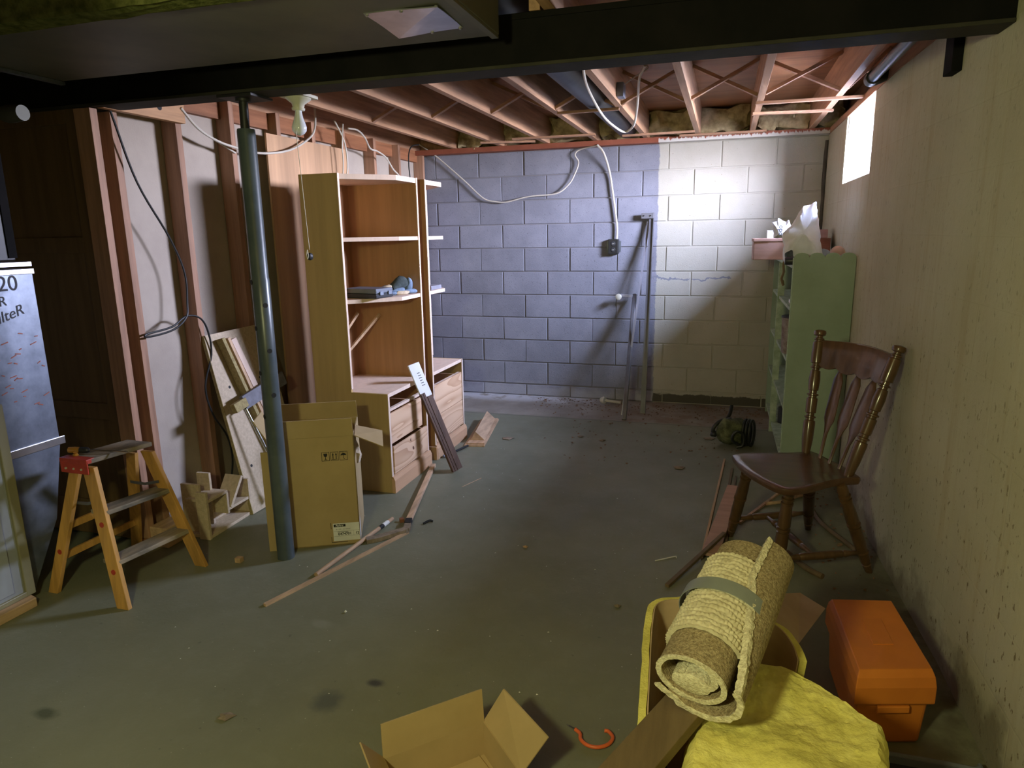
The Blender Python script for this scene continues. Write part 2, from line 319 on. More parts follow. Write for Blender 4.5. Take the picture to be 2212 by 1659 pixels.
def ring(bm, c, s, u, r, n, r2=None):
    r2 = r if r2 is None else r2
    return [bm.verts.new(c+s*math.cos(2*math.pi*i/n)*r+u*math.sin(2*math.pi*i/n)*r2) for i in range(n)]
def skin(bm, rings, cap=True):
    n = len(rings[0])
    for a, b in zip(rings, rings[1:]):
        for i in range(n): bm.faces.new((a[i], a[(i+1) % n], b[(i+1) % n], b[i]))
    if cap:
        bm.faces.new(rings[0][::-1]); bm.faces.new(rings[-1])
def smooth(pts, k=5):
    P = [Vector(p) for p in pts]; P = [P[0]*2-P[1]]+P+[P[-1]*2-P[-2]]; o = []
    for i in range(1, len(P)-2):
        for j in range(k):
            t = j/k; a, b, c, d = P[i-1:i+3]
            o.append(.5*((2*b)+(c-a)*t+(2*a-5*b+4*c-d)*t*t+(3*b-3*c+d-a)*t**3))
    o.append(P[-2]); return o
def tube(bm, pts, r, n=8, k=5, r_end=None):
    P = smooth(pts, k) if len(pts) > 2 and k > 1 else [Vector(p) for p in pts]
    d, s, u = frame(P[1]-P[0]); R = []
    for i, p in enumerate(P):
        t = (P[min(i+1, len(P)-1)]-P[max(i-1, 0)]).normalized()
        s = (s-t*s.dot(t)).normalized(); u = s.cross(t).normalized()
        rr = r if r_end is None else r+(r_end-r)*i/(len(P)-1)
        R.append(ring(bm, p, s, u, rr, n))
    skin(bm, R)
def lathe(bm, p0, p1, prof, n=16):
    p0, p1 = Vector(p0), Vector(p1); d, s, u = frame(p1-p0)
    skin(bm, [ring(bm, p0.lerp(p1, t), s, u, max(r, .0006), n) for t, r in prof])
def prism(bm, poly, off):
    off = Vector(off); a = [bm.verts.new(p) for p in poly]; b = [bm.verts.new(Vector(p)+off) for p in poly]
    n = len(poly); bm.faces.new(a[::-1]); bm.faces.new(b)
    for i in range(n): bm.faces.new((a[i], a[(i+1) % n], b[(i+1) % n], b[i]))
def jitter(bm, amp, sc, seed=0):
    for v in bm.verts:
        q = v.co*sc+Vector((seed, seed*1.7, seed*.3)); v.co += Vector((noise.noise(q), noise.noise(q+Vector((31, 0, 0))), noise.noise(q+Vector((0, 47, 0)))))*amp
def rot(bm, ang, pivot, axis='Z'):
    bmesh.ops.rotate(bm, verts=bm.verts, cent=pivot, matrix=Matrix.Rotation(ang, 3, axis))
def tag(o, label=None, cat=None, group=None, kind=None):
    if label: o['label'] = label
    if cat: o['category'] = cat
    if group: o['group'] = group
    if kind: o['kind'] = kind
    return o
ROOT = {}
def thing(name, label, cat, loc=(0, 0, 0), group=None, kind=None):
    o = bpy.data.objects.new(name, None); COL.objects.link(o); o.location = loc; o.empty_display_size = .1
    ROOT[o] = Vector(loc); return tag(o, label, cat, group, kind)
def obj(name, bm, m, parent=None, label=None, cat=None, group=None, kind=None, bevel=0, sm=False, seg=2):
    if isinstance(m, str): m = M[m]
    bmesh.ops.recalc_face_normals(bm, faces=bm.faces)
    if parent is not None: org = ROOT[parent]
    else:
        xs = [v.co.x for v in bm.verts]; ys = [v.co.y for v in bm.verts]; zs = [v.co.z for v in bm.verts]
        org = Vector(((min(xs)+max(xs))/2, (min(ys)+max(ys))/2, min(zs)))
    bmesh.ops.translate(bm, verts=bm.verts, vec=-org)
    if bevel:
        es = [e for e in bm.edges if len(e.link_faces) == 2 and e.calc_face_angle(0) > .5]
        bmesh.ops.bevel(bm, geom=es, offset=bevel, segments=seg, profile=.5, affect='EDGES', clamp_overlap=True)
    me = bpy.data.meshes.new(name); bm.to_mesh(me); bm.free(); me.materials.append(m)
    if sm:
        for p_ in me.polygons: p_.use_smooth = True
        try: me.set_sharp_from_angle(angle=math.radians(42))
        except Exception: pass
    o = bpy.data.objects.new(name, me); COL.objects.link(o)
    if parent is not None: o.parent = parent; ROOT[o] = ROOT[parent]
    else: o.location = org; ROOT[o] = org
    return tag(o, label, cat, group, kind)
def text(name, s, size, o, xd, yd, m, parent, bold=0.0):
    cu = bpy.data.curves.new('t', 'FONT'); cu.body = s; cu.size = size; cu.offset = bold
    t = bpy.data.objects.new('t', cu); COL.objects.link(t)
    bpy.context.view_layer.update()
    me = bpy.data.meshes.new_from_object(t.evaluated_get(bpy.context.evaluated_depsgraph_get()))
    bpy.data.objects.remove(t); xd = Vector(xd).normalized(); yd = Vector(yd).normalized(); o = Vector(o)
    bm = B(); bm.from_mesh(me)
    for v in bm.verts: v.co = o+xd*v.co.x+yd*v.co.y
    bm.normal_update()
    return obj(name, bm, m, parent)

# ------------------------------------------------------------------ room shell
def rx(y):          # face of the right wall (slightly bowed)
    return .752 if y <= 2.4 else (.752-.047*(y-2.4)/1.2 if y <= 3.6 else .705-.005*(y-3.6)/2.3)
YB = 5.90; ZT = 2.14; ZJ = 2.18; ZS = 2.385
bm = B(); bx(bm, -4.6, 1.1, -3.2, 6.3, -.12, 0); floor = obj('floor', bm, 'floor', kind='structure')
# back wall: mortar body with single blocks
bm = B(); bx(bm, -3.4, 1.0, YB+.004, YB+.2, 0, ZT); wb = obj('wall_back', bm, 'mortar', kind='structure')
wbo = ROOT[wb]
def block_mesh(w, h):
    b = B(); bx(b, -w/2, w/2, -.004, .03, -h/2, h/2)
    es = [e for e in b.edges if all(abs(v.co.y+.004) < 1e-5 for v in e.verts)]
    bmesh.ops.recalc_face_normals(b, faces=b.faces)
    bmesh.ops.bevel(b, geom=es, offset=.0035, segments=1, affect='EDGES')
    me = bpy.data.meshes.new('block'); b.to_mesh(me); b.free(); me.materials.append(M['block']); return me
full = block_mesh(.398, .1945); bott = block_mesh(.398, .093)
X0 = -2.505
for r_ in range(11):
    zt = ZT-.2032*r_; last = r_ == 10
    off = 0 if r_ % 2 == 0 else .2032
    for i in range(-2, 8):
        xl = X0+i*.4064+off+random.uniform(-.004, .004); xr = xl+.4064
        if xr < -2.95: continue
        w = .4064; me = full; cx = xl+.2032
        if xr > .72:
            if xl > .62: continue
            w = .72-xl; me = block_mesh(w-.006, .1945 if not last else .093); cx = xl+w/2
        elif last: me = bott
        o = bpy.data.objects.new('block', me); COL.objects.link(o); o.parent = wb
        cz = zt-.1016 if not last else zt-.0545
        o.location = Vector((cx, YB+random.uniform(-.0015, .0015), cz))-wbo
        o.rotation_euler = (random.uniform(-.004, .004), random.uniform(-.003, .003), random.uniform(-.003, .003))
bm = B(); bx(bm, -3.4, 1.0, 5.80, 6.05, ZT, ZJ); obj('trim_1', bm, 'redplate', kind='structure')
# right wall with the window opening
WY0, WY1, WZ0 = 4.16, 5.05, 1.730
def wallseg(bm, y0, y1, z0, z1, t=.2):
    a, b = rx(y0), rx(y1)
    face_box(bm, [(a, y0, z0), (1.0, y0, z0), (1.0, y1, z0), (b, y1, z0), (a, y0, z1), (1.0, y0, z1), (1.0, y1, z1), (b, y1, z1)])
bm = B(); ys = [-3.2, 2.4, 3.6, WY0, WY1, 6.2]
for ya_, yb_ in zip(ys, ys[1:]):
    wallseg(bm, ya_, yb_, 0, WZ0 if ya_ == WY0 else ZT)
wr = obj('wall_right', bm, 'cream', kind='structure')
bm = B(); bx(bm, rx(4.8)+.012, .995, WY1-.006, WY1+.002, WZ0, ZT); bx(bm, rx(4.8)+.012, .995, WY0-.002, WY0+.006, WZ0, ZT); bx(bm, rx(4.8)+.012, .995, WY0, WY1, WZ0-.002, WZ0+.006)
obj('jamb_face', bm, 'jamb', wr)
w1 = thing('window_1', None, None, (.93, (WY0+WY1)/2, WZ0), kind='structure')
bm = B(); x0, x1 = .90, .94; y0, y1, z0, z1 = WY0+.008, WY1-.008, WZ0+.006, ZT
bx(bm, x0, x1, y0, y0+.012, z0, z1); bx(bm, x0, x1, y1-.03, y1, z0, z1); bx(bm, x0, x1, y0, y1, z0, z0+.03); bx(bm, x0, x1, y0, y1, z1-.03, z1)
obj('window_frame', bm, 'white', w1)
bm = B(); bx(bm, .918, .922, y0+.03, y1-.03, z0+.03, z1-.03); obj('pane', bm, 'glass', w1)
bm = B()
for ya_, yb_ in ((-3.2, 2.4), (2.4, 3.6), (3.6, 6.0)):
    face_box(bm, [(rx(ya_)-.005, ya_, ZT), (1.0, ya_, ZT), (1.0, yb_, ZT), (rx(yb_)-.005, yb_, ZT), (rx(ya_)-.005, ya_, ZJ), (1.0, ya_, ZJ), (1.0, yb_, ZJ), (rx(yb_)-.005, yb_, ZJ)])
obj('trim_2', bm, 'lintel', kind='structure')
bm = B(); bx(bm, .82, .9, -3.2, 6.05, ZJ, ZS); bx(bm, -3.4, 1.0, 5.97, 6.05, ZJ, ZS); obj('trim_3', bm, 'joist', kind='structure')
# ground outside the window, plus unseen overhead slab added to cut high sky light
bm = B(); bx(bm, 1.0, 3.2, 2.6, 6.6, 1.5, 1.68); bx(bm, 1.0, 1.5, 2.6, 6.6, 2.60, 2.66)
obj('ground_and_sky_baffle', bm, mat('dark_ground_and_baffle', (.16, .15, .14), None, (6, 6, 6), .9), kind='structure')
# corner caulk
bm = B(); pts = [(rx(5.88)-.012+random.uniform(-.004, .004), 5.885, z/20*2.1) for z in range(12, 21)]; tube(bm, pts, .014, 8)
obj('corner_seal', bm, mat('dark_mortar_seal', (.10, .085, .07), None, (20, 20, 20), .9), wr)
# rear and far-left enclosure behind the photographer
bm = B(); bx(bm, -4.7, 1.1, -3.4, -3.2, 0, 2.5); obj('wall_front', bm, 'cream', kind='structure')
bm = B(); bx(bm, -4.7, -4.6, -3.2, 6.2, 0, 2.5); obj('wall_far_left', bm, 'dry', kind='structure')

# left stud wall
XL = -2.60
bm = B(); bx(bm, XL-.11, XL-.092, 2.52, 5.90, .0, 2.105); wl = obj('wall_left', bm, 'dry', kind='structure')
SY = [(2.44, 'a'), (2.542, 'b'), (2.925, 'c'), (3.325, 'd'), (3.745, 'e'), (4.12, 'f'), (4.50, 'g'), (4.95, 'h'), (5.37, 'i'), (5.85, 'j')]
for y, _ in SY:
    bm = B(); bx(bm, XL-.089, XL, y-.019, y+.019, .04, 2.18 if y > 2.6 else 2.004); obj('stud', bm, 'stud', wl, bevel=.0015)
bm = B(); bx(bm, XL-.089, XL, 2.42, 5.9, 0, .038); obj('bottom_plate', bm, 'plate', wl)
bm = B(); bx(bm, XL-.091, XL-.055, 2.56, 5.9, 2.085, 2.18); obj('ledger_board', bm, 'plate', wl)
bm = B(); bx(bm, XL+.001, XL+.013, 3.60, 4.515, .3, 2.05); obj('plywood_sheet', bm, 'plyz', wl, bevel=.001)
t = thing('header_board', 'short pine board with a knot hole nailed across the tops of the studs', 'board', (XL, 2.7, 2.0))
bm = B(); para(bm, (XL+.002, 2.46, 2.006), (.036, 0, 0), (0, .475, .0), (0, 0, .16)); obj('board', bm, 'header', t, bevel=.002)
bm = B(); lathe(bm, (XL+.037, 2.775, 2.058), (XL+.0395, 2.775, 2.058), [(0, .014), (1, .014)], 14); obj('knot', bm, 'black', t)
# door leaf left of the studs, facing the camera
d1 = thing('door_1', None, None, (-3.0, 2.44, 0), kind='structure')
bm = B(); bx(bm, -3.62, -2.66, 2.452, 2.470, .02, 2.1); obj('door_panel', bm, 'doorw', d1)
bm = B()
for a, b in ((-2.76, -2.665), (-3.62, -3.50)): bx(bm, a, b, 2.438, 2.460, .02, 2.1)
obj('stile', bm, 'doorw', d1, bevel=.002)
for z0, z1 in ((.02, .20), (.62, .70), (1.40, 1.47), (1.95, 2.1)):
    bm = B(); bx(bm, -3.50, -2.76, 2.440, 2.458, z0, z1); obj('rail', bm, 'doorw', d1, bevel=.002)
bm = B(); bx(bm, -4.6, -3.62, 2.44, 2.53, 0, 2.5); obj('wall_side', bm, 'doorw', kind='structure')
bm = B(); bx(bm, -4.6, -2.72, 2.5, 2.56, 0, 2.5); obj('wall_side_back', bm, 'doorw', kind='structure')

# ceiling: subfloor, joists, bridging, strips
bm = B(); bx(bm, -4.6, 1.0, -3.2, 6.05, ZS, ZS+.02); ce = obj('ceiling', bm, 'sub', kind='structure')
JX = [-2.285, -1.86, -1.46, -1.05, -.65, -.25, .15, .57]
for x in JX+[-2.69, -3.1, -3.5, -3.9, -4.3]:
    bm = B(); bx(bm, x-.019, x+.019, 2.42 if x > -2.6 else 2.42, 5.96, ZJ, ZS); obj('joist', bm, 'joist', ce, bevel=.0015)
for x in [-4.2, -3.8, -3.4, -3.0, -2.6, -2.2, -1.8, -1.4, -1.0, -.6, -.2, .2, .6]:
    bm = B(); bx(bm, x-.019, x+.019, -3.2, 2.56, ZJ, ZS); obj('joist', bm, 'joist', ce)
for a, b in zip(JX, JX[1:]+[.80]):
    yb = 4.33
    for k in (0, 1):
        if k and a < -1.2: pass
        p0 = (a+.02, yb+(.02 if k else -.02), ZJ+.012 if k == 0 else ZS-.012); p1 = (b-.02, yb+(.02 if k else -.02), ZS-.012 if k == 0 else ZJ+.012)
        bm = B(); bar(bm, p0, p1, .036, .018, (0, 0, 1)); obj('bridging_strut', bm, 'strut', ce, bevel=.001)
bm = B(); bar(bm, (-2.63, yb, 2.37), (-2.305, yb, 2.192), .036, .018); obj('bridging_strut', bm, 'strut', ce)
for (xa, ya, xb, yb_, w) in [(.125, 4.50, .70, 4.515, .034), (.12, 4.885, .60, 4.95, .036), (-.385, 5.74, .25, 5.735, .036), (-.80, 5.56, -.262, 5.535, .03), (-1.93, 5.48, -1.50, 5.58, .034), (-1.63, 5.38, -.98, 5.395, .034), (-1.03, 4.37, -.65, 4.36, .03)]:
    bm = B(); bar(bm, (xa, ya, ZJ-.0075), (xb, yb_, ZJ-.0075), w, .015); obj('furring_strip', bm, 'strut', ce, bevel=.001)
# rim insulation in every bay
for a, b in zip(JX+[.57], JX[1:]+[.81]):
    if b-a < .1: continue
    bm = B(); bmesh.ops.create_cube(bm, size=1); bmesh.ops.subdivide_edges(bm, edges=bm.edges, cuts=9, use_grid_fill=True)
    for v in bm.verts:
        v.co = Vector(((a+b)/2+v.co.x*(b-a-.05), 5.885+v.co.y*.13, 2.285+v.co.z*.185))
    jitter(bm, .055, 9, a*7); jitter(bm, .015, 30, a); obj('rim_insulation', bm, 'insul2', ce, sm=True)
# steel beam
sb = thing('steel_beam', 'long black steel I-beam crossing below the floor joists on the grey post', 'beam', (-1.5, 2.485, 2.008))
bm = B(); bx(bm, -4.6, rx(2.5), 2.42, 2.55, 2.008, 2.020); obj('bottom_flange', bm, 'lip', sb, bevel=.002)
bm = B(); bx(bm, -4.6, rx(2.5), 2.42, 2.55, 2.158, 2.178); obj('top_flange', bm, 'steel', sb, bevel=.002)
bm = B(); bx(bm, -4.6, rx(2.5), 2.425, 2.437, 2.020, 2.158); bx(bm, -4.6, rx(2.5), 2.48, 2.49, 2.02, 2.158); obj('web', bm, 'steel', sb)
# post
sp = thing('support_post', 'green-grey adjustable steel post with holes standing under the beam', 'post', (-1.89, 2.5, 0))
def holetube(bm, x, y, z0, z1, r): lathe(bm, (x, y, z0), (x, y, z1), [(0, r), (1, r)], 32)
bm = B(); lathe(bm, (-1.89, 2.5, 0), (-1.89, 2.5, 1.885), [(0, .0385), (.45, .0382), (.68, .038), (.682, .036), (.995, .036), (1, .034)], 40); obj('tube', bm, 'post', sp, sm=True)
bm = B(); lathe(bm, (-1.885, 2.49, 1.885), (-1.882, 2.49, 1.998), [(0, .018), (.9, .018), (.91, .03), (1, .03)], 20); obj('screw_rod', bm, 'blackmetal', sp, sm=True)
bm = B(); bx(bm, -1.96, -1.80, 2.43, 2.57, 1.998, 2.007); obj('top_plate', bm, 'blackmetal', sp)
for k in range(7):
    z = 1.27-k*.098; a = math.radians(-120 if k % 2 == 0 else -35); c = Vector((-1.89+.0384*math.cos(a), 2.5+.0384*math.sin(a), z)); d = Vector((math.cos(a), math.sin(a), 0))
    bm = B(); lathe(bm, c-d*.004, c+d*.0008, [(0, .0105), (1, .0105)], 14); obj('bolt_hole', bm, 'black', sp)
# bearing block on the right wall
bm = B(); bx(bm, rx(2.9)-.030, rx(2.9)+.003, 2.83, 2.93, 1.965, 2.139); obj('bearing_block', bm, 'steel', label='small dark wooden block high on the right wall beside the beam end', cat='block', bevel=.003)

# ducts above
dk = thing('sheet_metal_duct', 'wide flat sheet-metal duct hanging in front of the steel beam', 'duct', (-1.6, 1.9, 2.069))
bm = B(); bx(bm, -2.53, -.722, 1.69, 2.255, 2.069, 2.175); obj('duct_body', bm, 'duct', dk, bevel=.003)
bm = B(); bar(bm, (-.735, 1.7, 2.064), (-.735, 2.255, 2.064), .022, .008); obj('folded_seam', bm, 'duct', dk)
bm = B(); bar(bm, (-2.525, 1.7, 2.062), (-2.54, 2.26, 2.062), .022, .012); obj('edge_flange', bm, 'galv', dk)
bm = B(); v = [(-1.013, 1.907), (-.786, 1.906), (-.797, 2.13), (-1.02, 2.147)]
prism(bm, [(a, b, 2.066) for a, b in v], (0, 0, .003)); bmesh.ops.subdivide_edges(bm, edges=bm.edges, cuts=5, use_grid_fill=True)
for q in bm.verts: q.co.z -= .006*max(0, 1-abs((q.co.x+.9)+(q.co.y-2.02)*.9)/.12)
pt = obj('access_patch', bm, 'foil', dk, label='shiny tin access patch')
for a, b in v+[(-.9, 2.14), (-.9, 1.91)]:
    bm = B(); c = Vector((a, b, 2.066)).lerp(Vector((-.9, 2.02, 2.066)), .06); lathe(bm, c-Vector((0, 0, .006)), c, [(0, .003), (.5, .006), (1, .006)], 10); obj('screw', bm, 'foil', pt)
bm = B(); bmesh.ops.create_cube(bm, size=1); bmesh.ops.subdivide_edges(bm, edges=bm.edges, cuts=24, use_grid_fill=True)
for v in bm.verts: v.co = Vector((-1.75+v.co.x*2.05, 1.64+v.co.y*.075, 2.116+v.co.z*.118))
jitter(bm, .003, 8, 3); jitter(bm, .006, 60, 5)
obj('duct_insulation_wrap', bm, 'insul3', label='fuzzy olive fibreglass lining the near face of the duct at the top left', cat='insulation', sm=True)
bm = B(); tube(bm, [(-.815, 1.5, 2.27), (-.815, 3.5, 2.27), (-.80, 4.6, 2.27), (-.80, 5.80, 2.27)], .085, 24, 4); obj('round_duct', bm, 'pipeduct', label='dark round metal duct running between two joists', cat='duct', sm=True)
# pipe near right wall
pp = thing('waste_pipe', 'black pipe with an elbow hung under the joists along the right wall', 'pipe', (.63, 3.2, 2.1))
bm = B(); tube(bm, [(.625, 2.57, 2.135), (.62, 3.2, 2.135), (.618, 3.80, 2.135)], .024, 16, 2); obj('pipe_run', bm, 'pipeduct', pp, sm=True)
bm = B(); tube(bm, [(.618, 3.76, 2.135), (.62, 3.84, 2.137), (.65, 3.88, 2.15), (.70, 3.90, 2.172)], .031, 16, 5); obj('elbow', bm, 'blackmetal', pp, sm=True)
# bare bulb
bf = thing('bulb_holder', 'white porcelain ceiling lamp holder with an unlit bare bulb under the beam', 'lamp', (-1.70, 2.60, 2.0))
bm = B(); bx(bm, -1.755, -1.645, 2.552, 2.66, 2.008, 2.020); lathe(bm, (-1.70, 2.60, 2.010), (-1.703, 2.60, 1.960), [(0, .052), (.15, .05), (.5, .026), (.8, .022), (.82, .027), (1, .025)], 24); obj('holder', bm, 'porc', bf, sm=True)
bm = B(); lathe(bm, (-1.703, 2.60, 1.962), (-1.706, 2.60, 1.862), [(0, .013), (.12, .014), (.3, .0175), (.5, .025), (.66, .030), (.8, .029), (.92, .020), (.98, .009), (1, .001)], 24); obj('bulb', bm, 'bulb', bf, sm=True)
bm = B(); tube(bm, [(-1.705, 2.590, 1.965), (-1.702, 2.57, 1.88), (-1.695, 2.57, 1.70), (-1.683, 2.57, 1.40)], .0014, 5, 2); obj('pull_string', bm, 'wire', bf)
bm = B(); lathe(bm, (-1.695, 2.57, 1.372), (-1.671, 2.57, 1.372), [(0, .006), (.2, .014), (.5, .016), (.8, .014), (1, .006)], 16); obj('pull_knob', bm, 'blackmetal', bf, sm=True)
bm = B(); tube(bm, [(-1.683, 2.553, 1.40), (-1.687, 2.552, 1.38), (-1.683, 2.552, 1.362), (-1.679, 2.552, 1.38), (-1.683, 2.553, 1.40)], .0015, 6, 3); obj('string_loop', bm, 'wire', bf)

# ------------------------------------------------------------------ cables
def cable(name, pts, r, m, label):
    bm = B(); tube(bm, pts, r, 8, 6); return obj(name, bm, m, label=label, cat='cable', sm=True)
cable('black_cable', [(-2.57, 2.50, 2.0), (-2.575, 2.60, 1.71), (-2.58, 2.76, 1.46), (-2.58, 2.83, 1.29), (-2.58, 2.825, 1.14), (-2.575, 2.80, 1.068), (-2.57, 2.70, 1.02), (-2.57, 2.545, 1.008), (-2.57, 2.54, 1.022), (-2.575, 2.70, 1.035), (-2.58, 2.81, 1.075), (-2.57, 2.89, 1.055), (-2.565, 2.93, .98), (-2.56, 2.93, .86), (-2.56, 2.86, .70), (-2.55, 2.88, .55), (-2.55, 2.97, .40), (-2.55, 2.99, .26), (-2.55, 2.95, .12)], .005, 'wireb', 'thin black cable looping down the face of the left studs')
cable('white_cable', [(-2.56, 2.91, 2.075), (-2.56, 3.01, 1.997), (-2.555, 3.12, 1.955), (-2.55, 3.24, 1.934), (-2.55, 3.47, 1.922), (-2.55, 3.74, 1.962), (-2.55, 3.945, 2.04), (-2.55, 4.06, 2.13), (-2.55, 4.08, 2.30)], .0065, 'wire', 'white cable sagging from the header board across the left studs')
cable('white_cable', [(-2.562, 2.93, 2.06), (-2.565, 3.05, 1.985), (-2.594, 3.325, 1.91)], .005, 'wire', 'short white cable beside the end of the header board')
cable('white_cable', [(-2.5, 4.22, 2.20), (-2.5, 4.30, 2.12), (-2.5, 4.345, 2.04), (-2.51, 4.36, 1.88), (-2.584, 4.36, 1.6)], .0055, 'wire', 'white cable dropping behind the front bookcase beside the plywood edge')
cable('white_cable', [(-2.49, 4.31, 2.19), (-2.5, 4.30, 2.05), (-2.51, 4.305, 1.88), (-2.584, 4.31, 1.6)], .005, 'wire', 'straight white cable dropping down the plywood sheet edge')
cable('white_cable', [(-2.5, 4.39, 2.172), (-2.5, 4.52, 2.178), (-2.5, 4.62, 2.14), (-2.5, 4.69, 2.075), (-2.5, 4.80, 2.066), (-2.5, 4.93, 2.035), (-2.5, 5.04, 1.96), (-2.5, 5.16, 1.89), (-2.592, 5.365, 1.7)], .006, 'wire', 'white cable arching down behind the top of the front bookcase')
cable('dark_cable', [(-2.48, 5.5, 2.19), (-2.5, 5.40, 2.165), (-2.5, 5.34, 2.10), (-2.5, 5.33, 2.0), (-2.5, 5.33, 1.88), (-2.594, 5.37, 1.7)], .005, 'wireb', 'dark cable dropping near the far left corner studs')
bw = [(-2.628, 5.83, 2.236), (-2.56, 5.84, 2.19), (-2.46, 5.86, 2.115), (-2.225, 5.865, 1.915), (-2.058, 5.865, 1.765), (-1.95, 5.865, 1.73), (-1.847, 5.865, 1.722), (-1.70, 5.865, 1.752), (-1.598, 5.865, 1.766), (-1.395, 5.865, 1.780), (-1.29, 5.865, 1.85), (-1.237, 5.865, 1.933), (-1.206, 5.865, 2.023), (-1.235, 5.86, 2.085), (-1.19, 5.86, 2.125), (-1.037, 5.79, 2.140)]
cable('white_cable', bw, .006, 'wire', 'long white cable sagging across the grey block wall')
cable('white_cable', [(-1.037, 5.79, 2.145), (-.985, 5.80, 2.08), (-.947, 5.865, 1.939), (-.915, 5.87, 1.75), (-.895, 5.87, 1.62), (-.878, 5.87, 1.49), (-.880, 5.87, 1.395)], .0085, 'wire', 'thick white cable running down to the outlet box')
cable('white_cable', [(-.62, 3.08, 2.175), (-.70, 3.6, 2.165), (-.725, 4.2, 2.12), (-.70, 4.55, 2.095), (-.66, 4.7, 2.085), (-.60, 4.62, 2.105), (-.56, 4.45, 2.15), (-.52, 4.2, 2.21), (-.49, 4.0, 2.26), (-.45, 3.9, 2.30)], .007, 'wire', 'white cable hanging in a loop below the joists by the round duct')
jb = thing('junction_box', 'small metal junction box on the side of a joist by the looping cable', 'electrical box', (-.6, 4.15, 2.2))
bm = B(); bx(bm, -.629, -.59, 4.10, 4.19, 2.195, 2.27); obj('box', bm, 'galv', jb, bevel=.002)
bm = B(); tube(bm, [(-.59, 4.13, 2.26), (-.52, 4.12, 2.30), (-.46, 4.14, 2.34), (-.50, 4.16, 2.375)], .003, 6, 5); obj('lead_wire', bm, 'wire', jb)
ob = thing('outlet_box', 'dark surface-mounted double outlet on the grey block wall', 'outlet', (-.9, 5.87, 1.27))
bm = B(); bx(bm, -.947, -.862, 5.842, 5.893, 1.272, 1.395); obj('housing', bm, 'blackmetal', ob, bevel=.004)
bm = B(); bx(bm, -.965, -.847, 5.886, 5.893, 1.290, 1.378); obj('mounting_ears', bm, 'galv', ob)
for z in (1.308, 1.358):
    bm = B(); lathe(bm, (-.905, 5.843, z), (-.905, 5.838, z), [(0, .019), (.8, .018), (1, .016)], 16); s_ = obj('socket', bm, 'darkplastic', ob)
    for dx in (-.006, .006):
        bm = B(); bx(bm, -.905+dx-.0015, -.905+dx+.0015, 5.8365, 5.839, z-.005, z+.005); obj('slot', bm, 'porc', s_)

